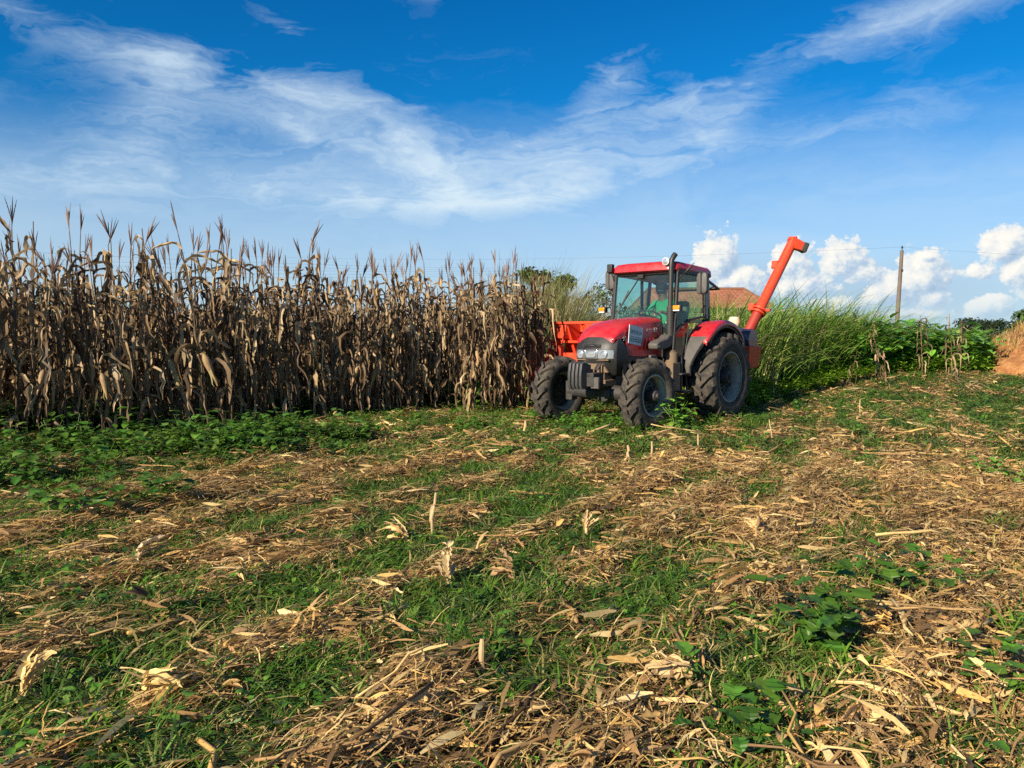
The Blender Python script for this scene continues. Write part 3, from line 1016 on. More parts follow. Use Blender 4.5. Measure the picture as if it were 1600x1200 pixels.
text('badge', 'IH', M['white'], 0.10, tractor, side_mtx(1.40, 1.50, 0.400))
text('model_number', '95', M['letter_grey'], 0.10, tractor, side_mtx(2.225, 1.36, 0.374))
text('emblem', 'CASE IH', M['white'], 0.030, tractor, Matrix.Translation((2.546, -0.02, 1.262)) @ Matrix(((0, 0, 1), (1, 0, 0), (0, 1, 0))).to_4x4() @ Matrix.Rotation(R(0), 4, 'Z'))

# ================================================================== DRIVER
def person(root, joints, bones, rad, colour_of, mats, name='body'):
    """one continuous skinned body from a posed skeleton; each face takes the material of its nearest bone"""
    keys = list(joints)
    me = bpy.data.meshes.new(name)
    me.from_pydata([joints[k] for k in keys], [(keys.index(a), keys.index(b)) for a, b in bones], [])
    o = bpy.data.objects.new(name, me)
    C.objects.link(o)
    sk = o.modifiers.new('skin', 'SKIN')
    for i, k in enumerate(keys):
        v = me.skin_vertices[0].data[i]
        v.radius = (rad[k], rad[k]) if not isinstance(rad[k], tuple) else rad[k]
        v.use_root = (k == 'pelvis')
    sk.use_smooth_shade = True
    sb = o.modifiers.new('sub', 'SUBSURF')
    sb.levels = sb.render_levels = 2
    dg = bpy.context.evaluated_depsgraph_get()
    m2 = bpy.data.meshes.new_from_object(o.evaluated_get(dg))
    o.modifiers.clear()
    o.data = m2
    m2.name = name
    m2.materials.clear()
    for mt in mats:
        m2.materials.append(mt)
    A = np.array([joints[a] for a, b in bones])
    B = np.array([joints[b] for a, b in bones])
    ci = [colour_of(a, b) for a, b in bones]
    for p in m2.polygons:
        c = np.array(p.center)
        t = np.clip(((c - A) * (B - A)).sum(1) / ((B - A) ** 2).sum(1), 0, 1)
        d = np.linalg.norm(c - (A + (B - A) * t[:, None]), axis=1)
        p.material_index = ci[int(d.argmin())]
        p.use_smooth = True
    o.parent = root
    return o


dx_, dy_ = t2w(0.33, 0.0)
driver = empty('person', (dx_, dy_, 1.47), TRZ)
tag(driver, 'tractor driver in green shirt and dark cap leaning towards the steering wheel', 'person')
J = {'pelvis': (0.02, 0, 0.09), 'belly': (0.05, 0, 0.24), 'chest': (0.12, 0, 0.42), 'neck': (0.19, 0, 0.56), 'head': (0.235, 0, 0.64), 'crown': (0.225, 0, 0.75), 'chin': (0.295, 0, 0.615), 'nose': (0.335, 0, 0.665)}
Rd = {'pelvis': (0.15, 0.12), 'belly': (0.145, 0.115), 'chest': (0.165, 0.12), 'neck': 0.058, 'head': 0.078, 'crown': 0.085, 'chin': 0.035, 'nose': 0.014}
Bn = [('pelvis', 'belly'), ('belly', 'chest'), ('chest', 'neck'), ('neck', 'head'), ('head', 'crown'), ('head', 'chin'), ('head', 'nose')]
for s, n in ((1, 'l'), (-1, 'r')):
    J.update({n + 'sho': (0.14, s * 0.19, 0.49), n + 'elb': (0.30, s * 0.27, 0.27), n + 'wri': (0.505, s * 0.19, 0.33), n + 'palm': (0.565, s * 0.175, 0.335),
              n + 'hip': (0.10, s * 0.10, 0.06), n + 'knee': (0.50, s * 0.15, 0.05), n + 'ank': (0.52, s * 0.15, -0.32), n + 'toe': (0.66, s * 0.16, -0.37)})
    Rd.update({n + 'sho': 0.062, n + 'elb': 0.045, n + 'wri': 0.027, n + 'palm': (0.036, 0.022), n + 'hip': 0.088, n + 'knee': 0.062, n + 'ank': 0.042, n + 'toe': 0.035})
    Bn += [('chest', n + 'sho'), (n + 'sho', n + 'elb'), (n + 'elb', n + 'wri'), (n + 'wri', n + 'palm'), ('pelvis', n + 'hip'), (n + 'hip', n + 'knee'), (n + 'knee', n + 'ank'), (n + 'ank', n + 'toe')]
    for i in range(4):
        ya = s * (0.145 + 0.021 * i)
        a, b, c = n + 'f%da' % i, n + 'f%db' % i, n + 'f%dc' % i
        ln = (0.030, 0.036, 0.034, 0.026)[i]
        J.update({a: (0.60, ya, 0.325), b: (0.60 + ln * 0.7, ya, 0.300), c: (0.60 + ln * 0.4, ya, 0.270)})
        Rd.update({a: 0.0095, b: 0.0088, c: 0.0075})
        Bn += [(n + 'palm', a), (a, b), (b, c)]
    J.update({n + 't1': (0.565, s * 0.130, 0.325), n + 't2': (0.585, s * 0.118, 0.300)})
    Rd.update({n + 't1': 0.011, n + 't2': 0.009})
    Bn += [(n + 'palm', n + 't1'), (n + 't1', n + 't2')]


def colour_of(a, b):
    s = a + b
    if 'knee' in s or 'ank' in s or 'hip' in s:
        return 2
    if 'wri' in s or 'palm' in s or 'head' in s or b[1:3] in ('t2',) or b[1:2] == 'f':
        return 1
    return 0


person(driver, J, Bn, Rd, colour_of, [M['shirt'], M['skin'], M['trouser']])
g = Geo().lathe([(0.105, 0.0), (0.110, 0.03), (0.100, 0.085), (0.06, 0.115), (0.001, 0.122)], (0.225, 0, 0.715), axis='z', n=24)
g.loft([[(0.225 + r * math.cos(t) * k, r * math.sin(t) * 0.8, 0.722 - 0.05 * (k - 1)) for t in np.linspace(-1.2, 1.2, 12)] + [(0.225 + 0.09 * math.cos(t), 0.09 * math.sin(t) * 0.8, 0.735) for t in np.linspace(1.2, -1.2, 12)] for r, k in ((0.105, 1.75), (0.105, 1.72))], cap=True)
g.build('cap', M['cap'], driver)
for s in (-1, 1):
    Geo().lathe([(0.001, -0.01), (0.009, 0), (0.001, 0.01)], (0.312, s * 0.032, 0.69), axis='y', n=10).build('eye', M['cap'], driver)
    Geo().lathe([(0.001, -0.012), (0.026, -0.004), (0.028, 0.004), (0.001, 0.010)], (0.225, s * 0.090, 0.675), axis='y', n=12).build('ear', M['skin'], driver)
Geo().tube([(0.328, -0.022, 0.632), (0.334, 0, 0.630), (0.328, 0.022, 0.632)], 0.006, 6).build('mouth', M['rust_red'], driver)

# ================================================================== MAIZE HARVESTER
hx, hy = t2w(-1.5, -1.2)
harv = empty('maize_harvester', (hx, hy, 0.0), TRZ)
tag(harv, 'orange maize harvester mounted behind the tractor with a tall slanting unloading auger', 'harvester')
HL = (1.5, 1.2, 0.0)                                   # its parts are measured in tractor coordinates
O, DR = M['orange'], M['rust_red']
A0, A1 = np.array((-2.20, 0.15, 1.24)), np.array((-3.30, 0.66, 3.29))
ad = (A1 - A0) / np.linalg.norm(A1 - A0)
F1 = A0 + ad * 0.80
au = Geo().tube([F1, F1 + ad * 0.02, A1 - ad * 0.05, A1], [0.108, 0.098, 0.096, 0.096], 22)
_, s_, u_ = frame_of(ad)
br = F1 + ad * 1.05
au.box(tuple(br + s_ * 0.0 - np.array((0.0, 0.13, 0))), (0.13, 0.11, 0.14)).box(tuple(br - np.array((0.0, 0.185, 0.05))), (0.06, 0.05, 0.06))
au = au.build('auger_tube', O, harv, loc=HL, bevel=0.006)
Geo().tube([A0 - ad * 0.2, A0 + ad * 0.35, F1], [0.104, 0.100, 0.100], 22).build('lower_auger_tube', DR, harv, loc=HL)
g = Geo().tube([F1 - ad * 0.10, F1 - ad * 0.06], 0.150, 22).tube([F1 - ad * 0.03, F1 + ad * 0.02], 0.146, 22).box(tuple(F1 + np.array((0.02, -0.14, 0.05))), (0.13, 0.12, 0.13)).box(tuple(F1 + np.array((0, 0.16, -0.02))), (0.08, 0.12, 0.05))
g.build('flange', O, harv, loc=HL, bevel=0.006)
sp0 = A1 - ad * 0.04
sdir = np.array((-0.62, 0.70, -0.36))
sdir /= np.linalg.norm(sdir)
g = Geo().loft([[tuple(sp0 + sdir * d + a * b1 + c * b2) for b1, b2 in ((-w, -h), (w, -h), (w, h), (-w, h))] for a, c in ((frame_of(sdir)[1], frame_of(sdir)[2]),) for d, w, h in ((-0.06, 0.10, 0.095), (0.08, 0.10, 0.10), (0.22, 0.085, 0.085))])
g.tube([A1 - ad * 0.02, A1 + ad * 0.05], 0.115, 18).box(tuple(A1 + ad * 0.08), (0.09, 0.08, 0.06))
spt = g.build('spout', O, au, bevel=0.01)
e0 = sp0 + sdir * 0.20
Geo().loft([[tuple(e0 + sdir * d + frame_of(sdir)[1] * b1 + frame_of(sdir)[2] * b2) for b1, b2 in ((-w, -w), (w, -w), (w, w), (-w, w))] for d, w in ((0, 0.090), (0.09, 0.098), (0.11, 0.085))]).build('spout_flap', M['iron'], au, bevel=0.006)
# rear body of the machine: frame, fan drum, grain box
g = Geo().box((-1.75, -0.6, 0.85), (0.9, 1.5, 0.55)).box((-2.2, 0.16, 1.00), (0.44, 0.44, 0.42), taper=1.25).bar((-0.75, -0.45, 0.6), (-1.6, -0.45, 0.7), 0.08, 0.08).bar((-0.75, 0.35, 0.6), (-1.6, 0.2, 0.7), 0.08, 0.08)
g.build('grain_box', O, harv, loc=HL, bevel=0.012)
Geo().lathe([(0.001, -0.16), (0.20, -0.16), (0.225, -0.12), (0.225, 0.12), (0.20, 0.16), (0.001, 0.16)], (-2.32, 0.16, 1.33), axis='y', n=28).build('fan_drum', M['navy'], harv, loc=HL)
Geo().lathe([(0.001, -0.10), (0.09, -0.09), (0.12, 0.0), (0.09, 0.09), (0.001, 0.10)], (-2.3, -0.07, 1.69), axis='z', n=18).build('float_cap', M['cream'], harv, loc=HL)
# side-mounted picking head in front of the uncut rows
g = Geo()
g.prism([(-2.75, 1.00), (-2.75, 1.66), (-0.95, 1.66), (-0.95, 1.00)], -0.35, -0.31, 'yz')
g.loft([[(0.10, -2.80, 1.66), (0.10, -2.40, 1.66), (0.10, -2.45, 1.36), (0.10, -2.74, 1.36)], [(-0.35, -2.80, 1.68), (-0.35, -2.36, 1.68), (-0.35, -2.36, 1.30), (-0.35, -2.80, 1.30)]])
g.bar((0.12, -2.80, 1.66), (0.05, -1.0, 1.66), 0.05, 0.05).bar((0.02, -2.9, 1.30), (-0.05, -1.0, 1.28), 0.06, 0.05)
for y in (-2.45, -2.05, -1.65, -1.3):
    g.bar((0.05, y, 1.66), (-0.15, y + 0.10, 0.98), 0.10, 0.03)
g.box((-0.15, -1.95, 0.95), (0.55, 1.9, 0.26)).box((-0.55, -1.6, 0.75), (1.2, 0.8, 0.30))
g.loft([[(-0.2, -2.84, 0.75), (-0.2, -2.78, 0.75), (-0.2, -2.78, 1.58), (-0.2, -2.84, 1.58)], [(0.25, -2.84, 0.75), (0.25, -2.78, 0.75), (0.22, -2.78, 1.02), (0.22, -2.84, 1.02)]])
g.build('picking_head', O, harv, loc=HL, bevel=0.008)
for y in (-2.55, -1.9, -1.25):
    Geo().box((0.16, y, 1.12), (0.10, 0.20, 0.20)).tube([(0.14, y, 1.12), (0.10, y + 0.12, 1.45)], 0.02, 6).build('chain_guard', DR, harv, loc=HL, bevel=0.01)
for y, L in ((-2.86, 0.98), (-2.30, 0.90), (-1.75, 0.8)):
    rings = []
    for x, hw, zt, zb in ((0.0, 0.12, 0.92, 0.60), (0.40, 0.11, 0.78, 0.46), (0.75, 0.075, 0.62, 0.38), (L + 0.02, 0.02, 0.46, 0.34)):
        rings.append([(x, y - hw, zb), (x, y + hw, zb), (x, y + hw * 0.9, (zb + zt) / 2), (x, y + hw * 0.3, zt), (x, y - hw * 0.3, zt), (x, y - hw * 0.9, (zb + zt) / 2)])
    Geo().loft(rings).build('snout', O, harv, loc=HL, smooth=30, bevel=0.008)

# ================================================================== FIELD
U = np.array((0.80, 0.60))                # along the sown rows
NV = np.array((-0.60, 0.80))              # across them, towards the uncut maize
CORN_V = 12.15
UW = np.array((0.588, 0.809))              # the swaths left by the machine run a little steeper
NW = np.array((-0.809, 0.588))
rng = np.random.RandomState(11)


def tv(x, y):
    return x * U[0] + y * U[1], x * NV[0] + y * NV[1]


def xy(t, v):
    return t * U[0] + v * NV[0], t * U[1] + v * NV[1]


def gp(px, py):
    """where a point of the 1600 x 1200 photograph meets flat ground (for measuring positions)"""
    p = R(3.55)
    a, c = (px - 800) / 1208, -(py - 600) / 1208
    y, z = math.cos(p) + c * math.sin(p), -math.sin(p) + c * math.cos(p)
    k = -EYE / z
    return a * k, y * k


def smooth(a, b, x):
    t = np.clip((x - a) / (b - a), 0, 1)
    return t * t * (3 - 2 * t)


def windrow(x, y):
    t, v = x * UW[0] + y * UW[1], x * NW[0] + y * NW[1]
    v = v + 0.34 * (fbm(t * 0.35, v * 0.5, 5, 3) - 0.5) * 2 - 0.012 * t * t
    w = np.abs(((v / 0.76) % 1.0) - 0.5) * 2               # 0 on the swath
    return np.exp(-(w / 0.48) ** 2) * (0.55 + 0.9 * fbm(t * 0.6, v * 1.2, 8, 2))


def straw_cover(x, y):
    """how thick the trash lies, 0..1; thickest on the swaths and on the trampled right side"""
    n = fbm(x * 0.75, y * 0.75, 21, 4)
    n2 = fbm(x * 2.3, y * 2.3, 31, 3)
    right = smooth(-1.6, 1.6, x - 0.06 * y)
    far = smooth(8, 12, y)
    s = 0.285 + 0.56 * windrow(x, y) + 0.20 * right * (1 - 1.0 * far) - 0.13 * far + 1.1 * (n - 0.5) + 1.5 * (n2 - 0.5)
    t, v = tv(x, y)
    s = s - 0.12 * smooth(10.2, 11.6, v) * smooth(-4.0, 0, -(x))
    s = s - 0.25 * smooth(5.5, 8.5, v) * smooth(1.5, 4.5, -x)
    return np.clip(s, 0.02, 1.0)


def ground_z(x, y):
    d = np.hypot(x, y)
    k = 1 - smooth(28, 45, d)
    z = 0.030 * windrow(x, y) + 0.10 * (fbm(x * 0.45, y * 0.45, 3, 3) - 0.5) + 0.035 * (fbm(x * 2.2, y * 2.2, 4, 3) - 0.5)
    z = z * (0.35 + 0.65 * k) + 0.0
    bx, by = x - 9.0, y - 21.5
    z = z + 0.38 * np.exp(-((bx / 7.0) ** 2 + (by / 3.2) ** 2))
    return z


def grid_axis(lo, hi, fine, step, grow):
    a = [0.0]
    s = step
    while a[-1] < hi:
        if a[-1] > fine:
            s *= grow
        a.append(a[-1] + s)
    b = [0.0]
    s = step
    while b[-1] > lo:
        if -b[-1] > fine:
            s *= grow
        b.append(b[-1] - s)
    return np.array(b[::-1][:-1] + a)


gx = grid_axis(-4000, 4000, 13, 0.11, 1.22)
gy = grid_axis(-60, 6000, 24, 0.11, 1.22)
GX, GY = np.meshgrid(gx, gy)
GZ = ground_z(GX, GY)
nx, ny = len(gx), len(gy)
me = bpy.data.meshes.new('ground')
me.vertices.add(nx * ny)
me.vertices.foreach_set('co', np.c_[GX.ravel(), GY.ravel(), GZ.ravel()].astype(np.float32).ravel())
ii = (np.arange(ny - 1)[:, None] * nx + np.arange(nx - 1)[None]).ravel()
fq = np.c_[ii, ii + 1, ii + nx + 1, ii + nx].astype(np.int32)
me.loops.add(fq.size)
me.loops.foreach_set('vertex_index', fq.ravel())
me.polygons.add(len(fq))
me.polygons.foreach_set('loop_start', np.arange(0, fq.size, 4, dtype=np.int32))
me.update(calc_edges=True)
me.shade_smooth()
m, N = new_mat('trash_covered_soil')
co = N.new('ShaderNodeTexCoord').outputs['Object']
a = N.noise(co, 1.3, 6, 0.6)
b = N.noise(co, 55.0, 5, 0.7)
c1 = N.ramp(b, [(0.25, (0.030, 0.019, 0.011)), (0.50, (0.085, 0.055, 0.030)), (0.66, (0.20, 0.135, 0.070)), (0.80, (0.33, 0.24, 0.13))])
c2 = N.ramp(b, [(0.25, (0.015, 0.022, 0.007)), (0.52, (0.035, 0.060, 0.014)), (0.75, (0.09, 0.11, 0.035))])
cc = N.mix(N.ramp(a, [(0.42, 0.0), (0.58, 1.0)]), c1, c2)
bs = N.new('ShaderNodeBsdfPrincipled')
N.put(bs.inputs['Base Color'], cc)
bs.inputs['Roughness'].default_value = 0.9
bs.inputs['Specular IOR Level'].default_value = 0.15
bp = N.new('ShaderNodeBump')
bp.inputs['Strength'].default_value = 0.9
bp.inputs['Distance'].default_value = 0.02
N.put(bp.inputs['Height'], b)
m.node_tree.links.new(bp.outputs[0], bs.inputs['Normal'])
finish(m, N, bs.outputs[0])
me.materials.append(m)
ground = bpy.data.objects.new('ground', me)
C.objects.link(ground)
tag(ground, kind='structure')

M['straw'] = leafmat('dry_maize_trash', 0.12, 0.62, 0.25, 90.0, 0.45)
M['dryleaf'] = leafmat('dry_maize_leaf', 0.22, 0.6, 0.30, 22.0, 0.38)
M['green'] = leafmat('green_blades', 0.30, 0.50, 0.40, 18.0, 0.22)
M['broad'] = leafmat('broad_leaves', 0.28, 0.48, 0.40, 14.0, 0.22)

STRAW = np.array([(0.62, 0.44, 0.185), (0.56, 0.35, 0.115), (0.47, 0.30, 0.125), (0.32, 0.19, 0.080), (0.18, 0.108, 0.048), (0.68, 0.52, 0.25), (0.42, 0.24, 0.095), (0.10, 0.062, 0.032)])
STRAW_W = np.array([0.19, 0.16, 0.18, 0.16, 0.10, 0.06, 0.11, 0.04])
GRASS = np.array([(0.065, 0.165, 0.012), (0.085, 0.200, 0.014), (0.125, 0.260, 0.022), (0.048, 0.120, 0.012), (0.165, 0.265, 0.045), (0.28, 0.27, 0.09)])


def field_points(n, y0, y1, wide=0.74, pw=1.0):
    """points spread evenly over the visible wedge of ground between two depths"""
    y = np.sqrt(rng.rand(n) * (y1 ** 2 - y0 ** 2) + y0 ** 2)
    x = (rng.rand(n) * 2 - 1) * (0.72 * y + 1.4)
    return x, y


def clear_of_tractor(x, y):
    c, s = math.cos(-TRZ), math.sin(-TRZ)
    lx, ly = c * (x - TRX) - s * (y - TRY), s * (x - TRX) + c * (y - TRY)
    r = (np.abs(ly - 0.82) < 0.28) & (np.abs(lx) < 0.35) | (np.abs(ly - 0.83) < 0.22) & (np.abs(lx - 2.29) < 0.22)
    return ~r


def blade_proto(seed, aspect, curl=0.07, wave=0.022, nseg=4, twist=0.6, three=False):
    r = np.random.RandomState(seed)
    t = np.linspace(0, 1, nseg + 1)
    z = curl * np.sin(math.pi * t) * r.uniform(0.2, 1.0) * r.choice((1, 1, -0.3)) + wave * r.randn(nseg + 1) * 0.5
    y = r.uniform(-0.12, 0.12) * (t - 0.5) ** 2 * 2 + wave * r.randn(nseg + 1) * 0.5
    sp = np.c_[t - 0.5, y, z]
    tw = r.uniform(-twist, twist) + np.linspace(0, 1, nseg + 1) * r.uniform(-twist, twist) * 1.6
    side = np.c_[np.zeros(nseg + 1), np.cos(tw), np.sin(tw)]
    w = (1 / aspect) * (0.55 + 0.45 * np.sin(math.pi * np.clip(t * 0.9 + 0.1, 0, 1))) * (1 + 0.35 * r.randn(nseg + 1))
    w[-1] *= r.uniform(0.1, 0.9)
    w[0] *= r.uniform(0.3, 1)
    return Geo().strip(sp, np.abs(w), side, fold=0.28, three=three)


def stalk_proto(seed, aspect=16):
    r = np.random.RandomState(seed)
    t = np.linspace(0, 1, 5)
    p = np.c_[t - 0.5, 0.03 * r.randn(5), 0.02 * r.randn(5)]
    g = Geo()
    rad = 0.5 / aspect
    g.tube([tuple(q) for q in p], [rad * k for k in (1.0, 0.92, 1.12, 0.9, 0.95)], 6, cap=False)
    e = len(g.V)
    g.F.append((e - 6, e - 5, e - 4, e - 3))
    g.F.append((e - 6, e - 3, e - 2, e - 1))
    g.F.append((3, 2, 1, 0))
    g.F.append((5, 4, 3, 0))
    for k in range(2):                                                 # shreds of sheath still on it
        a = r.uniform(0, 6.28)
        tt = np.linspace(r.uniform(-0.4, -0.1), r.uniform(0.1, 0.45), 4)
        rr_ = rad * np.array((1.15, 1.5, 2.2, 3.0)) * r.uniform(0.8, 1.3)
        g.strip(np.c_[tt, rr_ * math.cos(a), rr_ * math.sin(a)], rad * np.array((1.4, 1.6, 1.2, 0.3)), np.tile((0, -math.sin(a), math.cos(a)), (4, 1)))
    return g


def husk_proto(seed):
    """a few cupped pale husk leaves spreading from one butt"""
    r = np.random.RandomState(seed)
    g = Geo()
    for k in range(r.randint(2, 5)):
        a = r.uniform(-0.7, 0.7)
        n = 6
        t = np.linspace(0, 1, n)
        lift = r.uniform(0.05, 0.55)
        L = r.uniform(0.7, 1.0)
        z = 0.02 + lift * t - r.uniform(0.1, 0.5) * t * t
        sp = np.c_[L * t * math.cos(a), L * t * math.sin(a), z]
        w = r.uniform(0.22, 0.36) * np.sin(math.pi * np.clip(t * 0.86 + 0.14, 0, 1)) ** 0.7
        side = np.tile((-math.sin(a), math.cos(a), r.uniform(-0.4, 0.4)), (n, 1))
        s = r.uniform(0.8, 1.15)
        g.strip(sp, w, side, col=(s, s, s), fold=r.uniform(0.15, 0.4), three=True)
    return g


def grass_tuft(seed, nb=9, lean=1.0, nseg=4):
    r = np.random.RandomState(seed)
    g = Geo()
    base = r.uniform(0, 6.28)
    for k in range(nb):
        az_ = base + r.randn() * 1.1
        e = r.uniform(0.25, 1.15)
        L = r.uniform(0.5, 1.0)
        t = np.linspace(0, 1, nseg + 1)
        ang = e - (r.uniform(0.5, 1.6) * lean) * t
        st = L / nseg
        h = np.r_[0, np.cumsum(np.cos(ang[:-1]) * st)]
        z = np.maximum(np.r_[0, np.cumsum(np.sin(ang[:-1]) * st)], 0.02 * t)
        ox, oy = r.randn(2) * 0.10
        sp = np.c_[ox + h * math.cos(az_), oy + h * math.sin(az_), z]
        side = np.tile((-math.sin(az_), math.cos(az_), r.uniform(-0.3, 0.3)), (nseg + 1, 1))
        w = r.uniform(0.024, 0.046) * np.array([0.75, 1, 0.95, 0.65, 0.08])[np.linspace(0, 4, nseg + 1).astype(int)]
        s = r.uniform(0.7, 1.3)
        g.strip(sp, w, side, col=(s * r.uniform(0.9, 1.2), s, s))
    return g


def leaf_blade(g, base, az_, el_, L, wd, col, droop=0.6, fold=0.15, nseg=4, lobed=False, r=None):
    t = np.linspace(0, 1, nseg + 1)
    ang = el_ - droop * t
    st = L / nseg
    h = np.r_[0, np.cumsum(np.cos(ang[:-1]) * st)]
    z = np.r_[0, np.cumsum(np.sin(ang[:-1]) * st)]
    sp = np.c_[base[0] + h * math.cos(az_), base[1] + h * math.sin(az_), base[2] + z]
    side = np.tile((-math.sin(az_), math.cos(az_), 0), (nseg + 1, 1))
    prof = np.interp(t, (0, 0.12, 0.35, 0.6, 0.85, 1), (0.30, 0.85, 1.0, 0.85, 0.42, 0.04))
    if r is not None:
        prof = np.interp(t, (0, 0.10, 0.3, 0.6, 0.85, 1), (0.45, 0.95, 1.1, 1.0, 0.62, 0.10)) * (1 + 0.14 * r.randn(nseg + 1))
        sp = sp + r.randn(nseg + 1, 3) * L * 0.03
    if lobed:
        prof = prof * np.where(np.arange(nseg + 1) % 2 == 1, 1.18, 0.78)
    g.strip(sp, wd * prof, side, col=col, fold=fold, three=True)


def weed_proto(seed, nleaf=16, height=0.30, spread=0.16, leafL=0.085, stems=3, lobed=False, nseg=4, col=(1, 1, 1), ragged=False):
    """low broad-leaved weed: thin stems carrying leaves that face up and outwards"""
    r = np.random.RandomState(seed)
    g = Geo()
    for s in range(stems):
        az0 = r.uniform(0, 6.28)
        tip = np.array((spread * math.cos(az0) * r.uniform(0.3, 1.2), spread * math.sin(az0) * r.uniform(0.3, 1.2), height * r.uniform(0.55, 1.05)))
        b0 = np.array((r.randn() * 0.02, r.randn() * 0.02, -0.01))
        mid = (b0 + tip) / 2 + np.array((-tip[0] * 0.2, -tip[1] * 0.2, 0.02))
        P = [b0, mid, tip]
        for q in range(2):
            d = P[q + 1] - P[q]
            sd_ = np.cross(d, (0.3, 0.8, 0.1))
            sd_ /= np.linalg.norm(sd_) + 1e-9
            g.strip(np.array([P[q], P[q + 1]]), (0.005, 0.004), np.tile(sd_, (2, 1)), col=(0.8, 0.75, 0.8))
        for k in range(max(1, nleaf // stems)):
            f = (k + r.uniform(0.2, 1.0)) / (nleaf // stems)
            pos = P[0] * (1 - f) ** 2 + 2 * P[1] * f * (1 - f) + P[2] * f * f
            a = r.uniform(0, 6.28)
            pet = leafL * r.uniform(0.4, 0.9)
            q = pos + np.array((math.cos(a) * pet, math.sin(a) * pet, pet * 0.35))
            sd_ = np.array((-math.sin(a), math.cos(a), 0))
            g.strip(np.array([pos, q]), (0.003, 0.002), np.tile(sd_, (2, 1)), col=(0.85, 0.9, 0.8))
            c = r.uniform(0.72, 1.3)
            L = leafL * r.uniform(0.65, 1.25)
            leaf_blade(g, q, a + r.randn() * 0.3, r.uniform(-0.2, 0.7), L, L * r.uniform(0.70, 0.98), (c * col[0] * r.uniform(0.85, 1.25), c * col[1], c * col[2]), droop=r.uniform(0.3, 1.1), fold=r.uniform(0.02, 0.2), nseg=nseg, lobed=lobed, r=r if ragged else None)
    return g


if 'litter' not in SKIP:
    # ---- straw, chopped leaf and stalk left by the harvester: uncountable
    def strawset(name, n, y0, y1, protos, lo, hi, pile=0.045, cover_pow=1.2, tilt=0.16, bias=0.0, along=0.55, dark=1.0):
        x, y = field_points(n, y0, y1)
        cov = straw_cover(x, y)
        t, v = tv(x, y)
        keep = (rng.rand(n) < np.clip(cov ** cover_pow + bias, 0, 1)) & (v < CORN_V + 0.9) & clear_of_tractor(x, y)
        x, y, cov = x[keep], y[keep], cov[keep]
        k = len(x)
        z = ground_z(x, y) + 0.006 + np.abs(rng.randn(k)) * pile * (0.25 + cov)
        th = math.atan2(UW[1], UW[0])
        rz = np.where(rng.rand(k) < along, th + rng.randn(k) * 0.42, rng.rand(k) * 6.28) + np.where(rng.rand(k) < 0.5, math.pi, 0)
        sc = np.exp(rng.uniform(math.log(lo), math.log(hi), k))
        ci = rng.choice(len(STRAW), k, p=STRAW_W / STRAW_W.sum())
        patch = 0.58 + 0.80 * fbm(x * 1.1, y * 1.1, 77, 3)
        col = STRAW[ci] * (rng.uniform(0.75, 1.2, k) * patch * dark)[:, None]
        o = scatter_mesh(name, protos, rng.randint(0, len(protos), k), np.c_[x, y, z].astype(np.float32), rz, sc, M['straw'], tiltx=rng.randn(k) * 0.35, tilty=rng.randn(k) * tilt, colmul=col)
        return o

    blades = [blade_proto(i, (9, 12, 16, 22, 30, 40)[i % 6], nseg=4) for i in range(18)]
    broadb = [blade_proto(50 + i, (4, 5.5, 7, 9)[i % 4], curl=0.11, wave=0.045, nseg=5, three=True) for i in range(12)]
    chaff = [blade_proto(90 + i, (5, 8, 11)[i % 3], nseg=2) for i in range(6)]
    tag(strawset('chaff', 330000, 2.0, 13.0, chaff, 0.016, 0.070, pile=0.02, bias=0.12, along=0.3), kind='stuff', label='fine chopped maize chaff scattered over the soil')
    tag(strawset('straw', 165000, 2.0, 8.5, blades, 0.035, 0.22, pile=0.045), kind='stuff', label='dry maize straw lying in swaths across the near stubble')
    tag(strawset('straw', 210000, 8.5, 26.0, blades, 0.05, 0.24, pile=0.05), kind='stuff', label='dry maize straw thinning out across the far stubble')
    tag(strawset('leaf_litter', 16000, 2.0, 8.5, broadb, 0.03, 0.115, pile=0.045, tilt=0.18), kind='stuff', label='broad torn dry maize leaves lying on the near stubble')
    tag(strawset('leaf_litter', 15000, 8.5, 25.0, broadb, 0.05, 0.15, pile=0.05, tilt=0.2), kind='stuff', label='broad torn dry maize leaves lying on the far stubble')
    fibre = [blade_proto(150 + i, (45, 60, 80)[i % 3], curl=0.16, wave=0.03, nseg=6) for i in range(9)]
    tag(strawset('fibres', 56000, 2.0, 8.5, fibre, 0.08, 0.26, pile=0.05, along=0.4, tilt=0.2, bias=0.08), kind='stuff', label='thin shredded maize fibres tangled through the near straw')
    stalks = [stalk_proto(200 + i, (22, 28, 36, 44)[i % 4]) for i in range(8)]
    tag(strawset('stalk_litter', 3900, 2.0, 8.5, stalks, 0.08, 0.50, pile=0.05, along=0.75, tilt=0.10), kind='stuff', label='broken maize stalks lying along the near swaths')
    tag(strawset('stalk_litter', 9000, 8.5, 22.0, stalks, 0.12, 0.70, pile=0.05, along=0.75, tilt=0.16), kind='stuff', label='broken maize stalks lying along the far swaths')
    husks = [husk_proto(300 + i) for i in range(10)]
    tag(strawset('husk_litter', 520, 2.0, 8.5, husks, 0.05, 0.11, pile=0.06, tilt=0.3, along=0.2, dark=1.15), kind='stuff', label='pale torn maize husks strewn over the near stubble')
    tag(strawset('husk_litter', 1500, 8.5, 22.0, husks, 0.06, 0.13, pile=0.06, tilt=0.4, along=0.2, dark=1.15), kind='stuff', label='pale torn maize husks strewn over the far stubble')

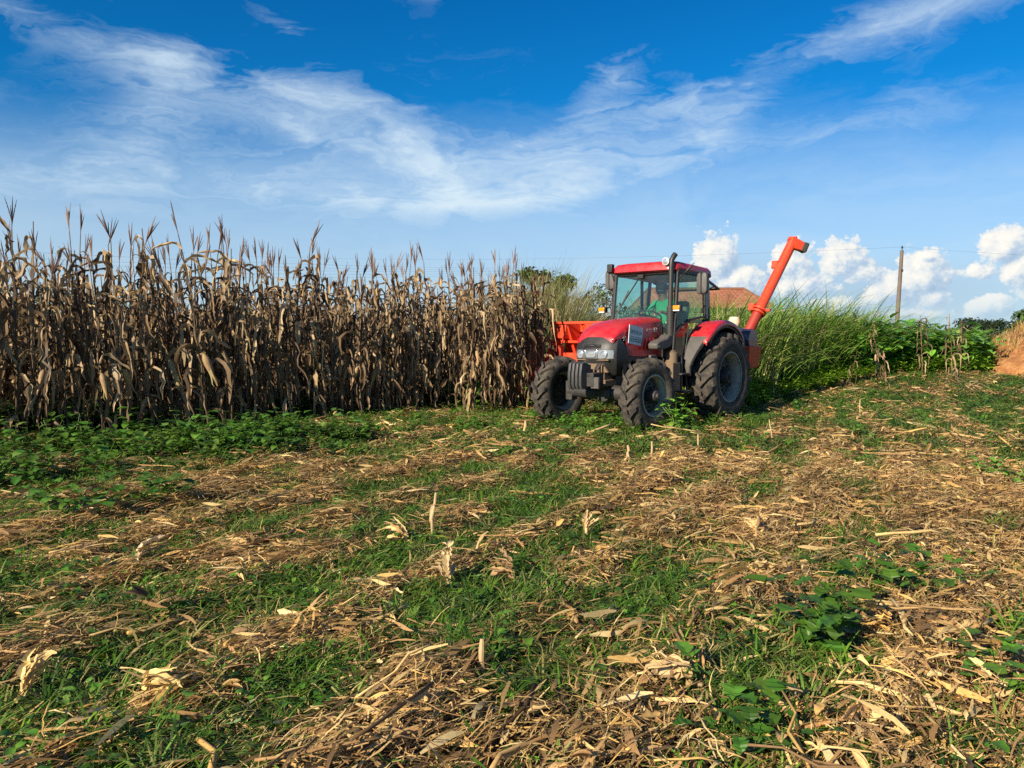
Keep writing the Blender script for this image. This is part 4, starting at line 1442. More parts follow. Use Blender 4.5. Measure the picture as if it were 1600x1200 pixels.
if 'grass' not in SKIP:
    # ---- grass regrowing between the swaths
    def grassset(name, n, y0, y1, protos, lo, hi, mat, pal, thr=0.42, jitter=0.25, power=1.0, wilt=0.0):
        x, y = field_points(n, y0, y1)
        cov = straw_cover(x, y)
        gn = fbm(x * 1.6 + 40, y * 1.6, 61, 3)
        t, v = tv(x, y)
        p = np.clip(1.12 - cov * 1.15 + 1.2 * (gn - 0.5), 0.03, 1) ** power
        keep = (rng.rand(n) < p) & (v < CORN_V + 1.2) & clear_of_tractor(x, y)
        x, y = x[keep], y[keep]
        k = len(x)
        z = ground_z(x, y) - 0.004
        sc = rng.uniform(lo, hi, k) * (0.75 + 0.5 * gn[keep])
        col = pal[rng.randint(0, len(pal), k)] * rng.uniform(0.60, 1.20, k)[:, None]
        return scatter_mesh(name, protos, rng.randint(0, len(protos), k), np.c_[x, y, z].astype(np.float32), rng.rand(k) * 6.28, sc, mat, colmul=col)

    # chopped green blades mixed through the straw
    n = 105000
    x, y = field_points(n, 2.0, 15.0)
    t, v = tv(x, y)
    keep = (rng.rand(n) < np.clip(0.85 - 0.6 * straw_cover(x, y) + 0.9 * (fbm(x * 1.9, y * 1.9, 71, 2) - 0.5), 0.05, 1)) & (v < CORN_V + 0.6) & clear_of_tractor(x, y)
    x, y = x[keep], y[keep]
    k = len(x)
    z = ground_z(x, y) + 0.012 + np.abs(rng.randn(k)) * 0.028
    cut = [blade_proto(120 + i, (9, 13, 18)[i % 3], curl=0.14, nseg=3) for i in range(9)]
    o = scatter_mesh('cut_grass', cut, rng.randint(0, 9, k), np.c_[x, y, z].astype(np.float32), rng.rand(k) * 6.28, rng.uniform(0.03, 0.12, k), M['green'], tiltx=rng.randn(k) * 0.4, tilty=rng.randn(k) * 0.3, colmul=GRASS[rng.randint(0, 6, k)] * rng.uniform(0.7, 1.2, k)[:, None])
    tag(o, 'chopped green grass blades mixed through the straw', kind='stuff')

    tufts = [grass_tuft(400 + i, 10, 1.1) for i in range(12)]
    tufts_far = [grass_tuft(430 + i, 9, 1.0, 3) for i in range(10)]
    tag(grassset('grass', 34000, 2.0, 8.5, tufts, 0.09, 0.22, M['green'], GRASS, power=1.2), kind='stuff', label='flattened green grass between the near swaths of straw')
    tag(grassset('grass', 70000, 8.5, 27.0, tufts_far, 0.12, 0.24, M['green'], GRASS, power=1.1), kind='stuff', label='flattened green grass between the far swaths of straw')
    BROAD = np.array([(0.062, 0.160, 0.016), (0.080, 0.195, 0.020), (0.110, 0.245, 0.028), (0.048, 0.120, 0.016), (0.13, 0.24, 0.04)])
    lw = [weed_proto(500 + i, 9, 0.10, 0.10, 0.042, 3, lobed=i % 2 == 0) for i in range(10)]
    tag(grassset('weeds', 3200, 2.0, 8.5, lw, 0.45, 1.15, M['broad'], BROAD, power=1.6), kind='stuff', label='small broad leaved weeds among the near straw')
    tag(grassset('weeds', 11000, 8.5, 24.0, lw, 0.8, 1.7, M['broad'], BROAD, power=1.5), kind='stuff', label='small broad leaved weeds among the far straw')

BROAD = np.array([(0.062, 0.160, 0.016), (0.080, 0.195, 0.020), (0.110, 0.245, 0.028), (0.048, 0.120, 0.016), (0.13, 0.24, 0.04)])


def weedband(name, label, x, y, protos, lo, hi, zoff=0.0, bright=1.0, mat='broad'):
    k = len(x)
    z = ground_z(x, y) - 0.01 + zoff
    col = BROAD[rng.randint(0, len(BROAD), k)] * (rng.uniform(0.7, 1.25, k) * bright)[:, None]
    o = scatter_mesh(name, protos, rng.randint(0, len(protos), k), np.c_[x, y, z].astype(np.float32), rng.rand(k) * 6.28, rng.uniform(lo, hi, k), M[mat], colmul=col)
    return tag(o, label, kind='stuff')


if 'weeds' not in SKIP:
    bigw = [weed_proto(600 + i, 20, 0.34, 0.20, 0.10, 4, lobed=i % 2 == 0) for i in range(12)]
    # at the foot of the standing maize
    n = 1900
    t_ = rng.uniform(-2, 13.5, n)
    v_ = CORN_V + 0.12 + np.abs(rng.randn(n)) * 0.42
    x, y = xy(t_, v_)
    keep = (fbm(x * 0.9, y * 0.9, 91, 2) > 0.42) & clear_of_tractor(x, y)
    weedband('undergrowth', 'dark green broad leaved weeds growing at the foot of the standing maize', x[keep], y[keep], bigw, 0.4, 1.5, bright=0.85)
    n = 1500                                                 # thinner, out into the stubble, thick at the left
    t_ = rng.uniform(-2, 9, n)
    v_ = CORN_V - 0.55 - np.abs(rng.randn(n)) * 1.7 * (1.25 - t_ / 9)
    x, y = xy(t_, v_)
    keep = ((v_ < CORN_V - 1.7) | (rng.rand(n) < 0.15 + 0.5 * smooth(4, 6.5, t_))) & (fbm(x * 0.8 + 9, y * 0.8, 95, 3) > 0.655 - 0.15 * smooth(1.5, 5, -x)) & clear_of_tractor(x, y)
    weedband('undergrowth', 'patchy broad leaved weeds spreading out of the maize edge', x[keep], y[keep], bigw, 0.3, 1.35, bright=1.0)
    n = 130                                                 # round the tractor's front wheels
    x0, y0 = t2w(2.4, -0.1)
    x, y = x0 + rng.randn(n) * 0.85, y0 + rng.randn(n) * 0.45 - 0.1
    keep = clear_of_tractor(x, y) & (y < t2w(2.9, 0)[1] + 1.3)
    weedband('undergrowth', 'bright weeds growing between the tractor front wheels', x[keep], y[keep], bigw, 0.4, 0.75, bright=1.25)

    # ---- single larger weeds that stand out of the stubble
    def single_weed(px, py, label, seed, h, spread, leafL, nleaf, stems, bright=0.82, lobed=True, pos=None):
        x, y = pos or gp(px, py)
        g = weed_proto(seed, nleaf, h, spread, leafL, stems, lobed=lobed, nseg=7, ragged=True)
        c = BROAD[seed % 3] * bright
        g.Cc = [(a * c[0], b * c[1], d * c[2]) for a, b, d in g.Cc]
        o = g.build('weed', M['broad'], None, smooth=0, color=True)
        o.location = (x, y, float(ground_z(np.array(x), np.array(y))) - 0.01)
        o.rotation_euler = (0, 0, seed * 1.3)
        tag(o, label, 'weed', 'large weeds in the stubble')

    fx, fy = t2w(2.15, 1.22)
    single_weed(0, 0, 'bright leafy weed standing in front of the tractor wheel nearest the camera', 701, 0.48, 0.30, 0.105, 80, 11, 1.35, pos=(fx, fy))
    single_weed(1285, 1010, 'tall loose weed with round leaves casting a dark shadow over the straw', 702, 0.36, 0.30, 0.090, 72, 12)
    single_weed(1400, 925, 'low dark weed clump just beyond the tall loose weed', 703, 0.26, 0.36, 0.068, 80, 14)
    single_weed(1130, 1100, 'small lobed weed beside a pale crumpled husk', 704, 0.14, 0.12, 0.085, 10, 3)
    single_weed(215, 800, 'wide pale weed clump in the shade near the maize edge', 705, 0.36, 0.5, 0.10, 60, 10)
    single_weed(110, 815, 'dark weed clump in the shaded corner of the stubble', 706, 0.32, 0.4, 0.10, 48, 8, 0.9)
    single_weed(1560, 1090, 'spiky leafy weed at the edge of the brown trash', 707, 0.20, 0.24, 0.075, 44, 9, lobed=False)
    single_weed(1180, 1165, 'low glossy weed at the bottom edge of the stubble', 708, 0.14, 0.20, 0.065, 36, 8)
    single_weed(560, 690, 'fresh green weed patch sprouting below the maize', 709, 0.3, 0.45, 0.085, 60, 10, 1.2)
    single_weed(1560, 760, 'rounded green weed growing on the open ground beyond the trash', 710, 0.30, 0.4, 0.08, 60, 10, 1.1)

# ---- pieces big enough to point at
def stub(px, py, h, label, lean=(0.0, 0.0), r0=0.012, col=(0.50, 0.36, 0.19), seed=0, shred=2):
    x, y = gp(px, py)
    r = np.random.RandomState(seed)
    g = Geo()
    P = [np.array((lean[0] * t * h, lean[1] * t * h, -0.03 + t * (h + 0.03))) + np.array((r.randn(), r.randn(), 0)) * 0.004 for t in np.linspace(0, 1, 5)]
    g.tube(P, [r0, r0, r0 * 0.92, r0 * 1.0, r0 * 0.7], 8, col=col)
    for k in range(shred):
        a = r.uniform(0, 6.28)
        n = 5
        t = np.linspace(0, 1, n)
        b = P[r.randint(1, 4)]
        sp = b[None] + np.c_[np.cos(a) * t * 0.4 * h, np.sin(a) * t * 0.4 * h, 0.25 * h * t - 0.5 * h * t * t]
        g.strip(sp, 0.022 * np.array((0.6, 1, 1, 0.7, 0.1)), np.tile((-math.sin(a), math.cos(a), 0.2), (n, 1)), col=tuple(c * 1.1 for c in col), fold=0.2, three=True)
    o = g.build('stalk_stub', M['straw'], None, smooth=30, color=True)
    o.location = (x, y, float(ground_z(np.array(x), np.array(y))))
    tag(o, label, 'maize stub', 'upright maize stubs')


def husk(px, py, size, label, seed, rz, lift=0.0, col=(0.66, 0.47, 0.21), mat='straw', broad=False):
    x, y = gp(px, py)
    r = np.random.RandomState(seed)
    g = Geo()
    for k in range(r.randint(6, 11)):
        a = r.uniform(-0.7, 0.7)
        n = 9
        t = np.linspace(0, 1, n)
        L = size * r.uniform(0.7, 1.05)
        el_ = lift + r.uniform(-0.05, 0.55)
        ang = el_ - r.uniform(0.2, 1.1) * t
        h = np.r_[0, np.cumsum(np.cos(ang[:-1]) * L / (n - 1))]
        z = np.r_[0, np.cumsum(np.sin(ang[:-1]) * L / (n - 1))] + 0.01 * k + 0.015
        sp = np.c_[h * math.cos(a), h * math.sin(a), z] + r.randn(n, 3) * size * 0.024
        w = size * (r.uniform(0.22, 0.32) if broad and k < 3 else r.uniform(0.07, 0.20)) * np.sin(math.pi * np.clip(t * 0.87 + 0.13, 0, 1)) ** 0.6 * (1 + 0.18 * r.randn(n))
        side = np.tile((-math.sin(a), math.cos(a), r.uniform(-0.5, 0.5)), (n, 1))
        s = r.uniform(0.8, 1.12)
        g.strip(sp, w, side, col=tuple(c * s for c in col), fold=r.uniform(0.15, 0.45), three=True)
    g.tube([(-0.06 * size * 3, 0, 0.012), (0.02, 0, 0.02)], 0.010, 7, col=tuple(c * 0.7 for c in col))
    o = g.build('maize_husk', M[mat], None, smooth=45, color=True)
    o.location = (x, y, float(ground_z(np.array(x), np.array(y))) + 0.03)
    o.rotation_euler = (0, 0, R(rz))
    tag(o, label, 'maize husk', 'pale maize husks on the stubble')


if 'pieces' not in SKIP:
    stub(1017, 726, 0.24, 'straight pale stub standing alone in front of the tractor', (0.02, 0), seed=1, shred=0)
    stub(985, 735, 0.24, 'short stub with torn sheath near the straight pale stub', (-0.1, 0.05), r0=0.017, seed=2)
    stub(1091, 708, 0.20, 'thin pale stub behind the front wheel weed', (-0.03, 0), seed=3, shred=0)
    stub(1208, 690, 0.27, 'leaning forked stub in the grass behind the rear wheel', (-0.22, 0), r0=0.010, seed=4)
    stub(1343, 655, 0.30, 'thin upright stub in the grass in front of the green bank', (0.0, 0), r0=0.011, seed=5, shred=1)
    stub(674, 845, 0.33, 'bent stub with a folded leaf rising out of dark trash', (0.08, 0.02), r0=0.011, seed=6, shred=2)
    stub(755, 1060, 0.15, 'pale snapped stub sticking out of the near grass', (-0.05, 0), r0=0.013, seed=7, shred=1)
    stub(820, 685, 0.22, 'yellow leaf sheath standing upright by the weeds before the tractor', (0.02, 0), r0=0.018, seed=8, shred=2, col=(0.6, 0.42, 0.19))
    stub(703, 640, 0.45, 'leaning broken stalk with pale tip at the maize edge', (-0.30, -0.1), r0=0.012, seed=9)
    stub(465, 640, 0.16, 'dark snapped stub among weeds at the maize edge', (0.35, 0), r0=0.012, seed=10, col=(0.3, 0.19, 0.1))
    husk(635, 855, 0.21, 'broad smooth husk like a pale sail on the middle swath', 21, 170, 0.25, broad=True)
    husk(700, 925, 0.18, 'open fan of white husk beside a lying stalk', 22, 115, 0.32, (0.58, 0.43, 0.22), broad=True)
    husk(35, 1100, 0.17, 'upright yellow husk cup at the near swath end', 23, 80, 0.55, (0.72, 0.52, 0.22))
    husk(225, 1105, 0.17, 'yellow split husk lying across the near swath', 24, 20, 0.15, (0.72, 0.52, 0.20), broad=True)
    husk(915, 850, 0.17, 'bushy tan husk tuft standing on the open straw', 25, 60, 0.5, (0.60, 0.42, 0.20))
    husk(1215, 915, 0.22, 'torn husk with curled tips left of the tall loose weed', 26, 200, 0.2)
    husk(1390, 1010, 0.15, 'golden husk fragment in the brown trash', 27, 150, 0.1, (0.74, 0.48, 0.16))
    husk(1530, 1020, 0.22, 'large flat husk lying at the brown trash edge', 28, 190, 0.05, broad=True)
    husk(1080, 1095, 0.24, 'crumpled long husk bridging the near grass', 29, 185, 0.12, (0.68, 0.48, 0.23))
    husk(800, 915, 0.19, 'pinkish tan sheath wrapped round a lying stalk', 30, 160, 0.10, (0.42, 0.27, 0.13), broad=True)
    husk(1180, 850, 0.20, 'ragged husk sprouting from a small straw heap', 31, 70, 0.3)
    husk(215, 890, 0.24, 'grey tipped husk on the upper swath', 32, 75, 0.2, (0.60, 0.45, 0.27))

# ================================================================== STANDING MAIZE
DRY = [tuple(c * k for c, k in zip(q, (0.97, 0.965, 0.97))) for q in [(0.50, 0.365, 0.205), (0.40, 0.285, 0.155), (0.29, 0.200, 0.108), (0.20, 0.132, 0.072), (0.130, 0.086, 0.048), (0.085, 0.056, 0.034), (0.58, 0.44, 0.255)]]


def dry_leaf(g, r, z0, H, az_, L, wd, hang=1.0, nseg=9, col=None):
    t = np.linspace(0, 1, nseg + 1)
    e0 = r.uniform(0.55, 1.25)
    bend = r.uniform(2.1, 3.0) * hang
    ang = e0 - bend * np.clip((t - r.uniform(0.0, 0.15)) * (r.uniform(2.0, 3.6) if r.rand() < 0.45 else r.uniform(4.0, 8.0)), 0, 1.0) ** 0.8
    ang = np.maximum(ang, -1.52)
    st = L / nseg
    h = np.r_[0, np.cumsum(np.cos(ang[:-1]) * st)] + 0.012
    z = z0 + np.r_[0, np.cumsum(np.sin(ang[:-1]) * st)]
    z = np.maximum(z, 0.03 + 0.02 * r.rand())
    aa = az_ + np.cumsum(r.randn(nseg + 1) * 0.09)
    sp = np.c_[h * np.cos(aa), h * np.sin(aa), z] + np.cumsum(r.randn(nseg + 1, 3) * 0.006, 0)
    tw = np.cumsum(r.randn(nseg + 1) * 0.26) + r.uniform(-0.6, 0.6)
    s1 = np.c_[-np.sin(aa), np.cos(aa), np.zeros(nseg + 1)]
    s2 = np.c_[np.cos(aa) * 0.8, np.sin(aa) * 0.8, np.full(nseg + 1, 0.4)]
    side = s1 * np.cos(tw)[:, None] + s2 * np.sin(tw)[:, None]
    w = wd * np.interp(t, (0, 0.15, 0.45, 0.8, 1), (0.55, 0.9, 1.0, 0.6, 0.05)) * (1 + 0.22 * r.randn(nseg + 1))
    g.strip(sp, np.abs(w), side, col=col, fold=r.uniform(0.25, 0.6), three=True)


def maize_parts(seed, H=2.4, lite=False, ear=True, tassel=True):
    r = np.random.RandomState(seed)
    n = 9
    lean = r.randn(2) * 0.10
    P = []
    for i in range(n):
        f = i / (n - 1)
        P.append(np.array((lean[0] * f ** 1.6 * H * 0.5, lean[1] * f ** 1.6 * H * 0.5, f * H - 0.03 * (i == 0))) + np.array((r.randn(), r.randn(), 0)) * 0.012 * (i > 0))

    def at(z):
        f = np.clip(z / H, 0, 1) * (n - 1)
        i = int(min(f, n - 2))
        return P[i] + (P[i + 1] - P[i]) * (f - i)
    stalk = Geo()
    sc = DRY[r.choice((3, 4, 5, 4))]
    stalk.tube(P, list(np.linspace(0.0135, 0.0055, n)), 5 if lite else 7, cap=False, col=sc)
    leaves = Geo()
    nl = r.randint(11, 15)
    pl = r.uniform(0, 6.28)
    for k in range(nl):
        f = (k + r.uniform(0, 0.7)) / nl
        z0 = 0.22 + f * (H - 0.30)
        az_ = pl + (k % 2) * math.pi + r.randn() * 0.55
        L = r.uniform(0.48, 0.85) * (0.75 + 0.5 * math.sin(math.pi * (0.15 + 0.75 * f))) * (0.85 if f < 0.75 else 0.62)
        c = DRY[r.choice((0, 1, 2, 3, 4, 5, 6), p=(0.12, 0.17, 0.21, 0.21, 0.16, 0.08, 0.05))]
        s = r.uniform(0.8, 1.15)
        b = at(z0)
        k0 = len(leaves.V)
        dry_leaf(leaves, r, z0, H, az_, L, r.uniform(0.042, 0.080), hang=r.uniform(0.8, 1.2) if f < 0.80 else r.uniform(0.30, 1.15), nseg=5 if lite else 9, col=tuple(q * s for q in c))
        for i in range(k0, len(leaves.V)):
            v = leaves.V[i]
            leaves.V[i] = (v[0] + b[0], v[1] + b[1], v[2])
        if not lite:                                            # sheath clasping the stalk
            b2 = at(max(0.05, z0 - 0.16))
            m_ = (b + b2) / 2 + np.array((math.cos(az_), math.sin(az_), 0)) * 0.012
            leaves.strip(np.array([b2, m_, b]), (0.022, 0.030, 0.026), np.tile((-math.sin(az_), math.cos(az_), 0), (3, 1)), col=tuple(q * s * 0.9 for q in c), fold=-0.4, three=True)
    out = {'stalk': stalk, 'leaves': leaves}
    if tassel:
        tg = Geo()
        tc = [(0.24, 0.145, 0.10), (0.30, 0.19, 0.13), (0.19, 0.115, 0.08)][r.randint(3)]
        top = P[-1]
        d0 = np.array((lean[0] * 0.6 + r.randn() * 0.20, lean[1] * 0.6 + r.randn() * 0.20, 1.0))
        for k in range(r.randint(4, 8) if not lite else 3):
            L = r.uniform(0.20, 0.36) if k else r.uniform(0.32, 0.50)
            a = r.uniform(0, 6.28)
            sp_ = 0 if k == 0 else r.uniform(0.04, 0.24)
            tt = np.linspace(0, 1, 5)
            d = d0 + np.array((math.cos(a) * sp_, math.sin(a) * sp_, 0))
            d /= np.linalg.norm(d)
            b = top + d0 * (0.0 if k == 0 else r.uniform(0, 0.08))
            pts = b[None] + d[None] * (tt * L)[:, None] + np.c_[np.cos(a) * sp_ * 0.3 * tt ** 2 * L, np.sin(a) * sp_ * 0.3 * tt ** 2 * L, -0.25 * sp_ * tt ** 2 * L]
            rad = np.array((0.0035, 0.0055, 0.0065, 0.005, 0.0015)) * (1.35 if k == 0 else 1.0)
            tg.tube(list(pts), list(rad), 4, cap=False, col=tc)
            if not lite:
                for q in range(7):
                    f = r.uniform(0.25, 0.95)
                    p0 = pts[0] + (pts[-1] - pts[0]) * f
                    aa = r.uniform(0, 6.28)
                    q1 = p0 + d * 0.022 + np.array((math.cos(aa), math.sin(aa), 0)) * 0.010
                    tg.strip(np.array([p0, q1]), (0.005, 0.001), np.tile((-math.sin(aa), math.cos(aa), 0), (2, 1)), col=tc)
        out['tassel'] = tg
    if ear:
        eg = Geo()
        z0 = r.uniform(0.85, 1.30)
        b = at(z0)
        az_ = r.uniform(0, 6.28)
        droop = r.choice((-1.35, -1.15, -1.25, 1.15))
        d = np.array((math.cos(az_) * math.cos(droop), math.sin(az_) * math.cos(droop), math.sin(droop)))
        base_ = b + np.array((math.cos(az_), math.sin(az_), 0)) * 0.05
        L = r.uniform(0.22, 0.31)
        c = [(0.50, 0.34, 0.15), (0.44, 0.31, 0.16), (0.36, 0.24, 0.12)][r.randint(3)]
        k = 7
        tt = np.linspace(0, 1, k)
        rad = 0.043 * np.interp(tt, (0, 0.12, 0.4, 0.75, 1), (0.35, 0.85, 1.0, 0.72, 0.12)) * r.uniform(0.85, 1.2)
        eg.tube([base_ + d * (L * q) for q in tt], list(rad), 6 if lite else 9, cap=False, col=c)
        eg.tube([b, base_], [0.010, 0.012], 5, cap=False, col=c)
        for q in range(2 if lite else 4):                       # loose husk tips
            a = r.uniform(0, 6.28)
            _d, s1, s2 = frame_of(d)
            o_ = s1 * math.cos(a) + s2 * math.sin(a)
            sp = np.array([base_ + d * L * f + o_ * e for f, e in ((0.15, 0.034), (0.55, 0.040), (0.95, 0.035), (1.25, 0.055), (1.4, 0.04))])
            eg.strip(sp, (0.03, 0.045, 0.035, 0.02, 0.003), np.tile(np.cross(d, o_), (5, 1)), col=tuple(x * r.uniform(0.8, 1.15) for x in c), fold=0.3, three=True)
        out['ear'] = eg
    return out


if 'corn' not in SKIP:
    protos = []
    for i in range(16):
        prt = maize_parts(900 + i, H=2.20 + 0.06 * (i % 8), ear=i % 4 != 3, tassel=i % 3 != 2)
        protos.append({k: g.mesh(k, smooth=60, color=True) for k, g in prt.items()})
        for mm in protos[-1].values():
            mm.materials.append(M['dryleaf'])
    cr = np.random.RandomState(77)
    spots = []
    for k in range(7):
        v0 = CORN_V + 0.12 + 0.72 * k
        t_ = 0.035 * v0 - 0.75 - 0.1 * k
        tend = 9.55 if k == 0 else (9.4 if k == 1 else 11.6)
        while t_ < tend:
            x, y = xy(t_ + cr.randn() * 0.03, v0 + cr.randn() * 0.06)
            spots.append((x, y, k, t_))
            t_ += cr.uniform(0.15, 0.30) * (1.0 if k < 3 else 1.15)
    for t_ in (7.6, 7.8, 8.0, 8.2, 8.4, 8.58, 8.75, 8.9, 9.05, 9.2, 9.32, 9.45):
        x, y = xy(t_, CORN_V - 0.58 + cr.randn() * 0.08)
        spots.append((x, y, 0, t_))
    for t_ in (-0.35, -0.1, 0.15, 0.35, 0.62, 0.85, 1.15, 1.4, 1.8, 2.1, 2.45, 2.8, 3.2, 3.6, 4.1, 4.6, 5.2, 5.8):      # ragged outer plants at the near end
        x, y = xy(t_, CORN_V - 0.62 + 0.10 * t_ + cr.randn() * 0.10)
        spots.append((x, y, 0, t_))
    spots.sort(key=lambda s: (s[2], s[3]))
    LBL = {'whole': 'dry brown standing maize plant in the uncut rows with drooping leaves'}
    nthing = 0
    rest = []
    for x, y, k, t_ in spots:
        if nthing >= 296 or k > 4:
            rest.append((x, y))
            continue
        nthing += 1
        left = 1 - smooth(2.0, 8.0, np.array(t_))
        pr = protos[cr.randint(16)]
        e = empty('maize_plant', (x, y, float(ground_z(np.array(x), np.array(y))) - 0.01), cr.uniform(0, 6.28))
        e.scale = (1.0, 1.0, 1.0)
        e.rotation_euler[0] = cr.randn() * 0.045
        e.rotation_euler[1] = cr.randn() * 0.045
        s = (cr.uniform(0.84, 1.02) if cr.rand() < 0.7 else cr.uniform(1.02, 1.13)) * (1.02 + 0.05 * float(left) + 0.01 * float(smooth(5.5, 9.5, np.array(t_))))
        e.scale = (s, s, s)
        tag(e, LBL['whole'], 'maize plant', 'dry maize plants standing in the uncut rows')
        for nm, mm in pr.items():
            o = bpy.data.objects.new(nm, mm)
            C.objects.link(o)
            o.parent = e
    lite = []
    for i in range(10):
        q = maize_parts(950 + i, H=2.25 + 0.05 * (i % 5), lite=True, ear=i % 2 == 0, tassel=i % 2 == 0)
        gg = Geo()
        for p_ in q.values():
            gg.merge(p_)
        lite.append(gg)
    X, Y = [p[0] for p in rest], [p[1] for p in rest]
    for k in range(0, 20):                                       # deeper rows, and those beyond the left edge that shade the rest
        v0 = CORN_V + 0.12 + 0.72 * k
        a, b = (0.035 * v0 - 9.0, 0.035 * v0 - 0.8 - 0.1 * k) if k < 7 else (-4.0, 11.8)
        t_ = a
        while t_ < b:
            x, y = xy(t_, v0 + cr.randn() * 0.06)
            X.append(x)
            Y.append(y)
            t_ += cr.uniform(0.17, 0.34)
    X, Y = np.array(X), np.array(Y)
    k = len(X)
    o = scatter_mesh('maize', lite, cr.randint(0, 10, k), np.c_[X, Y, ground_z(X, Y) - 0.01].astype(np.float32), cr.rand(k) * 6.28, cr.uniform(0.76, 0.97, k), M['dryleaf'], tiltx=cr.randn(k) * 0.04, tilty=cr.randn(k) * 0.04)
    tag(o, 'mass of dry maize plants behind the front rows of the uncut field', kind='stuff')

    # a few plants one can single out
    def loner(px, py, label, i, s, tiltx=0.0, tilty=0.0, pos=None, z=0.0):
        x, y = pos or gp(px, py)
        e = empty('maize_plant', (x, y, float(ground_z(np.array(x), np.array(y))) - 0.01 + z), i * 0.9)
        e.rotation_euler[0], e.rotation_euler[1] = tiltx, tilty
        e.scale = (s, s, s)
        tag(e, label, 'maize plant', 'maize plants left standing by the green bank')
        for nm, mm in protos[i].items():
            if nm in ('tassel',) and s < 0.8:
                continue
            o = bpy.data.objects.new(nm, mm)
            C.objects.link(o)
            o.parent = e
    loner(1440, 609, 'single pale maize stalk standing straight against the green bank', 3, 0.70)
    loner(1487, 610, 'pale maize plant of two stalks against the bank, taller stalk', 5, 0.68, 0.05, 0.04)
    loner(1500, 609, 'pale maize plant of two stalks against the bank, shorter stalk', 7, 0.60, -0.06, 0.02)
    loner(1378, 613, 'leaning dry maize stalk bent towards the utility pole', 9, 0.74, 0.10, 0.42)
    loner(1385, 618, 'broken dark maize stalk fallen across the leaning one', 11, 0.50, 0.5, -0.5)
    loner(1325, 620, 'short torn maize stalk in the weeds below the tall grass', 13, 0.42, 0.1, 0.2)
    loner(1215, 630, 'small dry maize stalk in the weeds behind the rear wheel', 2, 0.42, -0.1, 0.1)
    loner(1550, 625, 'toppled pale maize stalk near the earth mound', 4, 0.42, 0.9, 0.5)

# ================================================================== BANK, TREES, BUILDING, POLE
def tall_tuft(seed, nb=16, L0=0.6, L1=1.75, wd=0.019, spread=0.14, arch=1.45, nseg=6, cols=None):
    r = np.random.RandomState(seed)
    g = Geo()
    for k in range(nb):
        az_ = r.uniform(0, 6.28)
        L = r.uniform(L0, L1)
        t = np.linspace(0, 1, nseg + 1)
        e = r.uniform(1.15, 1.52)
        ang = e - arch * r.uniform(0.4, 1.9) * t ** 1.7
        st = L / nseg
        h = np.r_[0, np.cumsum(np.cos(ang[:-1]) * st)]
        z = np.r_[0, np.cumsum(np.sin(ang[:-1]) * st)]
        ox, oy = r.randn(2) * spread
        sp = np.c_[ox + h * math.cos(az_) + 0.10 * z, oy + h * math.sin(az_), z]
        tw = r.uniform(-0.8, 0.8)
        side = np.tile((-math.sin(az_) * math.cos(tw), math.cos(az_) * math.cos(tw), math.sin(tw)), (nseg + 1, 1))
        w = wd * r.uniform(0.7, 1.4) * np.interp(t, (0, 0.3, 0.7, 1), (0.8, 1, 0.75, 0.06))
        s = r.uniform(0.7, 1.3)
        c = cols[r.randint(len(cols))] if cols else (1, 1, 1)
        g.strip(sp, w, side, col=tuple(q * s for q in c))
    return g


TALL = np.array([(0.150, 0.290, 0.034), (0.180, 0.325, 0.042), (0.220, 0.345, 0.060), (0.110, 0.205, 0.026), (0.28, 0.32, 0.09), (0.20, 0.30, 0.05), (0.36, 0.31, 0.14)])


def scatter_grass(name, label, x, y, protos, lo, hi, pal, mat='green', zoff=0.0):
    k = len(x)
    col = pal[rng.randint(0, len(pal), k)] * rng.uniform(0.75, 1.2, k)[:, None]
    o = scatter_mesh(name, protos, rng.randint(0, len(protos), k), np.c_[x, y, ground_z(x, y) - 0.02 + zoff].astype(np.float32), rng.rand(k) * 0.8 + rng.choice((0, 3.14), k), rng.uniform(lo, hi, k), M[mat], tiltx=rng.randn(k) * 0.05, colmul=col)
    return tag(o, label, kind='stuff')


def bank_front(x):
    """depth of the front edge of the weedy bank at a given x"""
    return 14.3 + 1.25 * np.clip(x - 4.2, -1.5, 4.2) + 0.62 * np.clip(x - 8.4, 0, 20) + 0.35 * np.sin(x * 1.3)


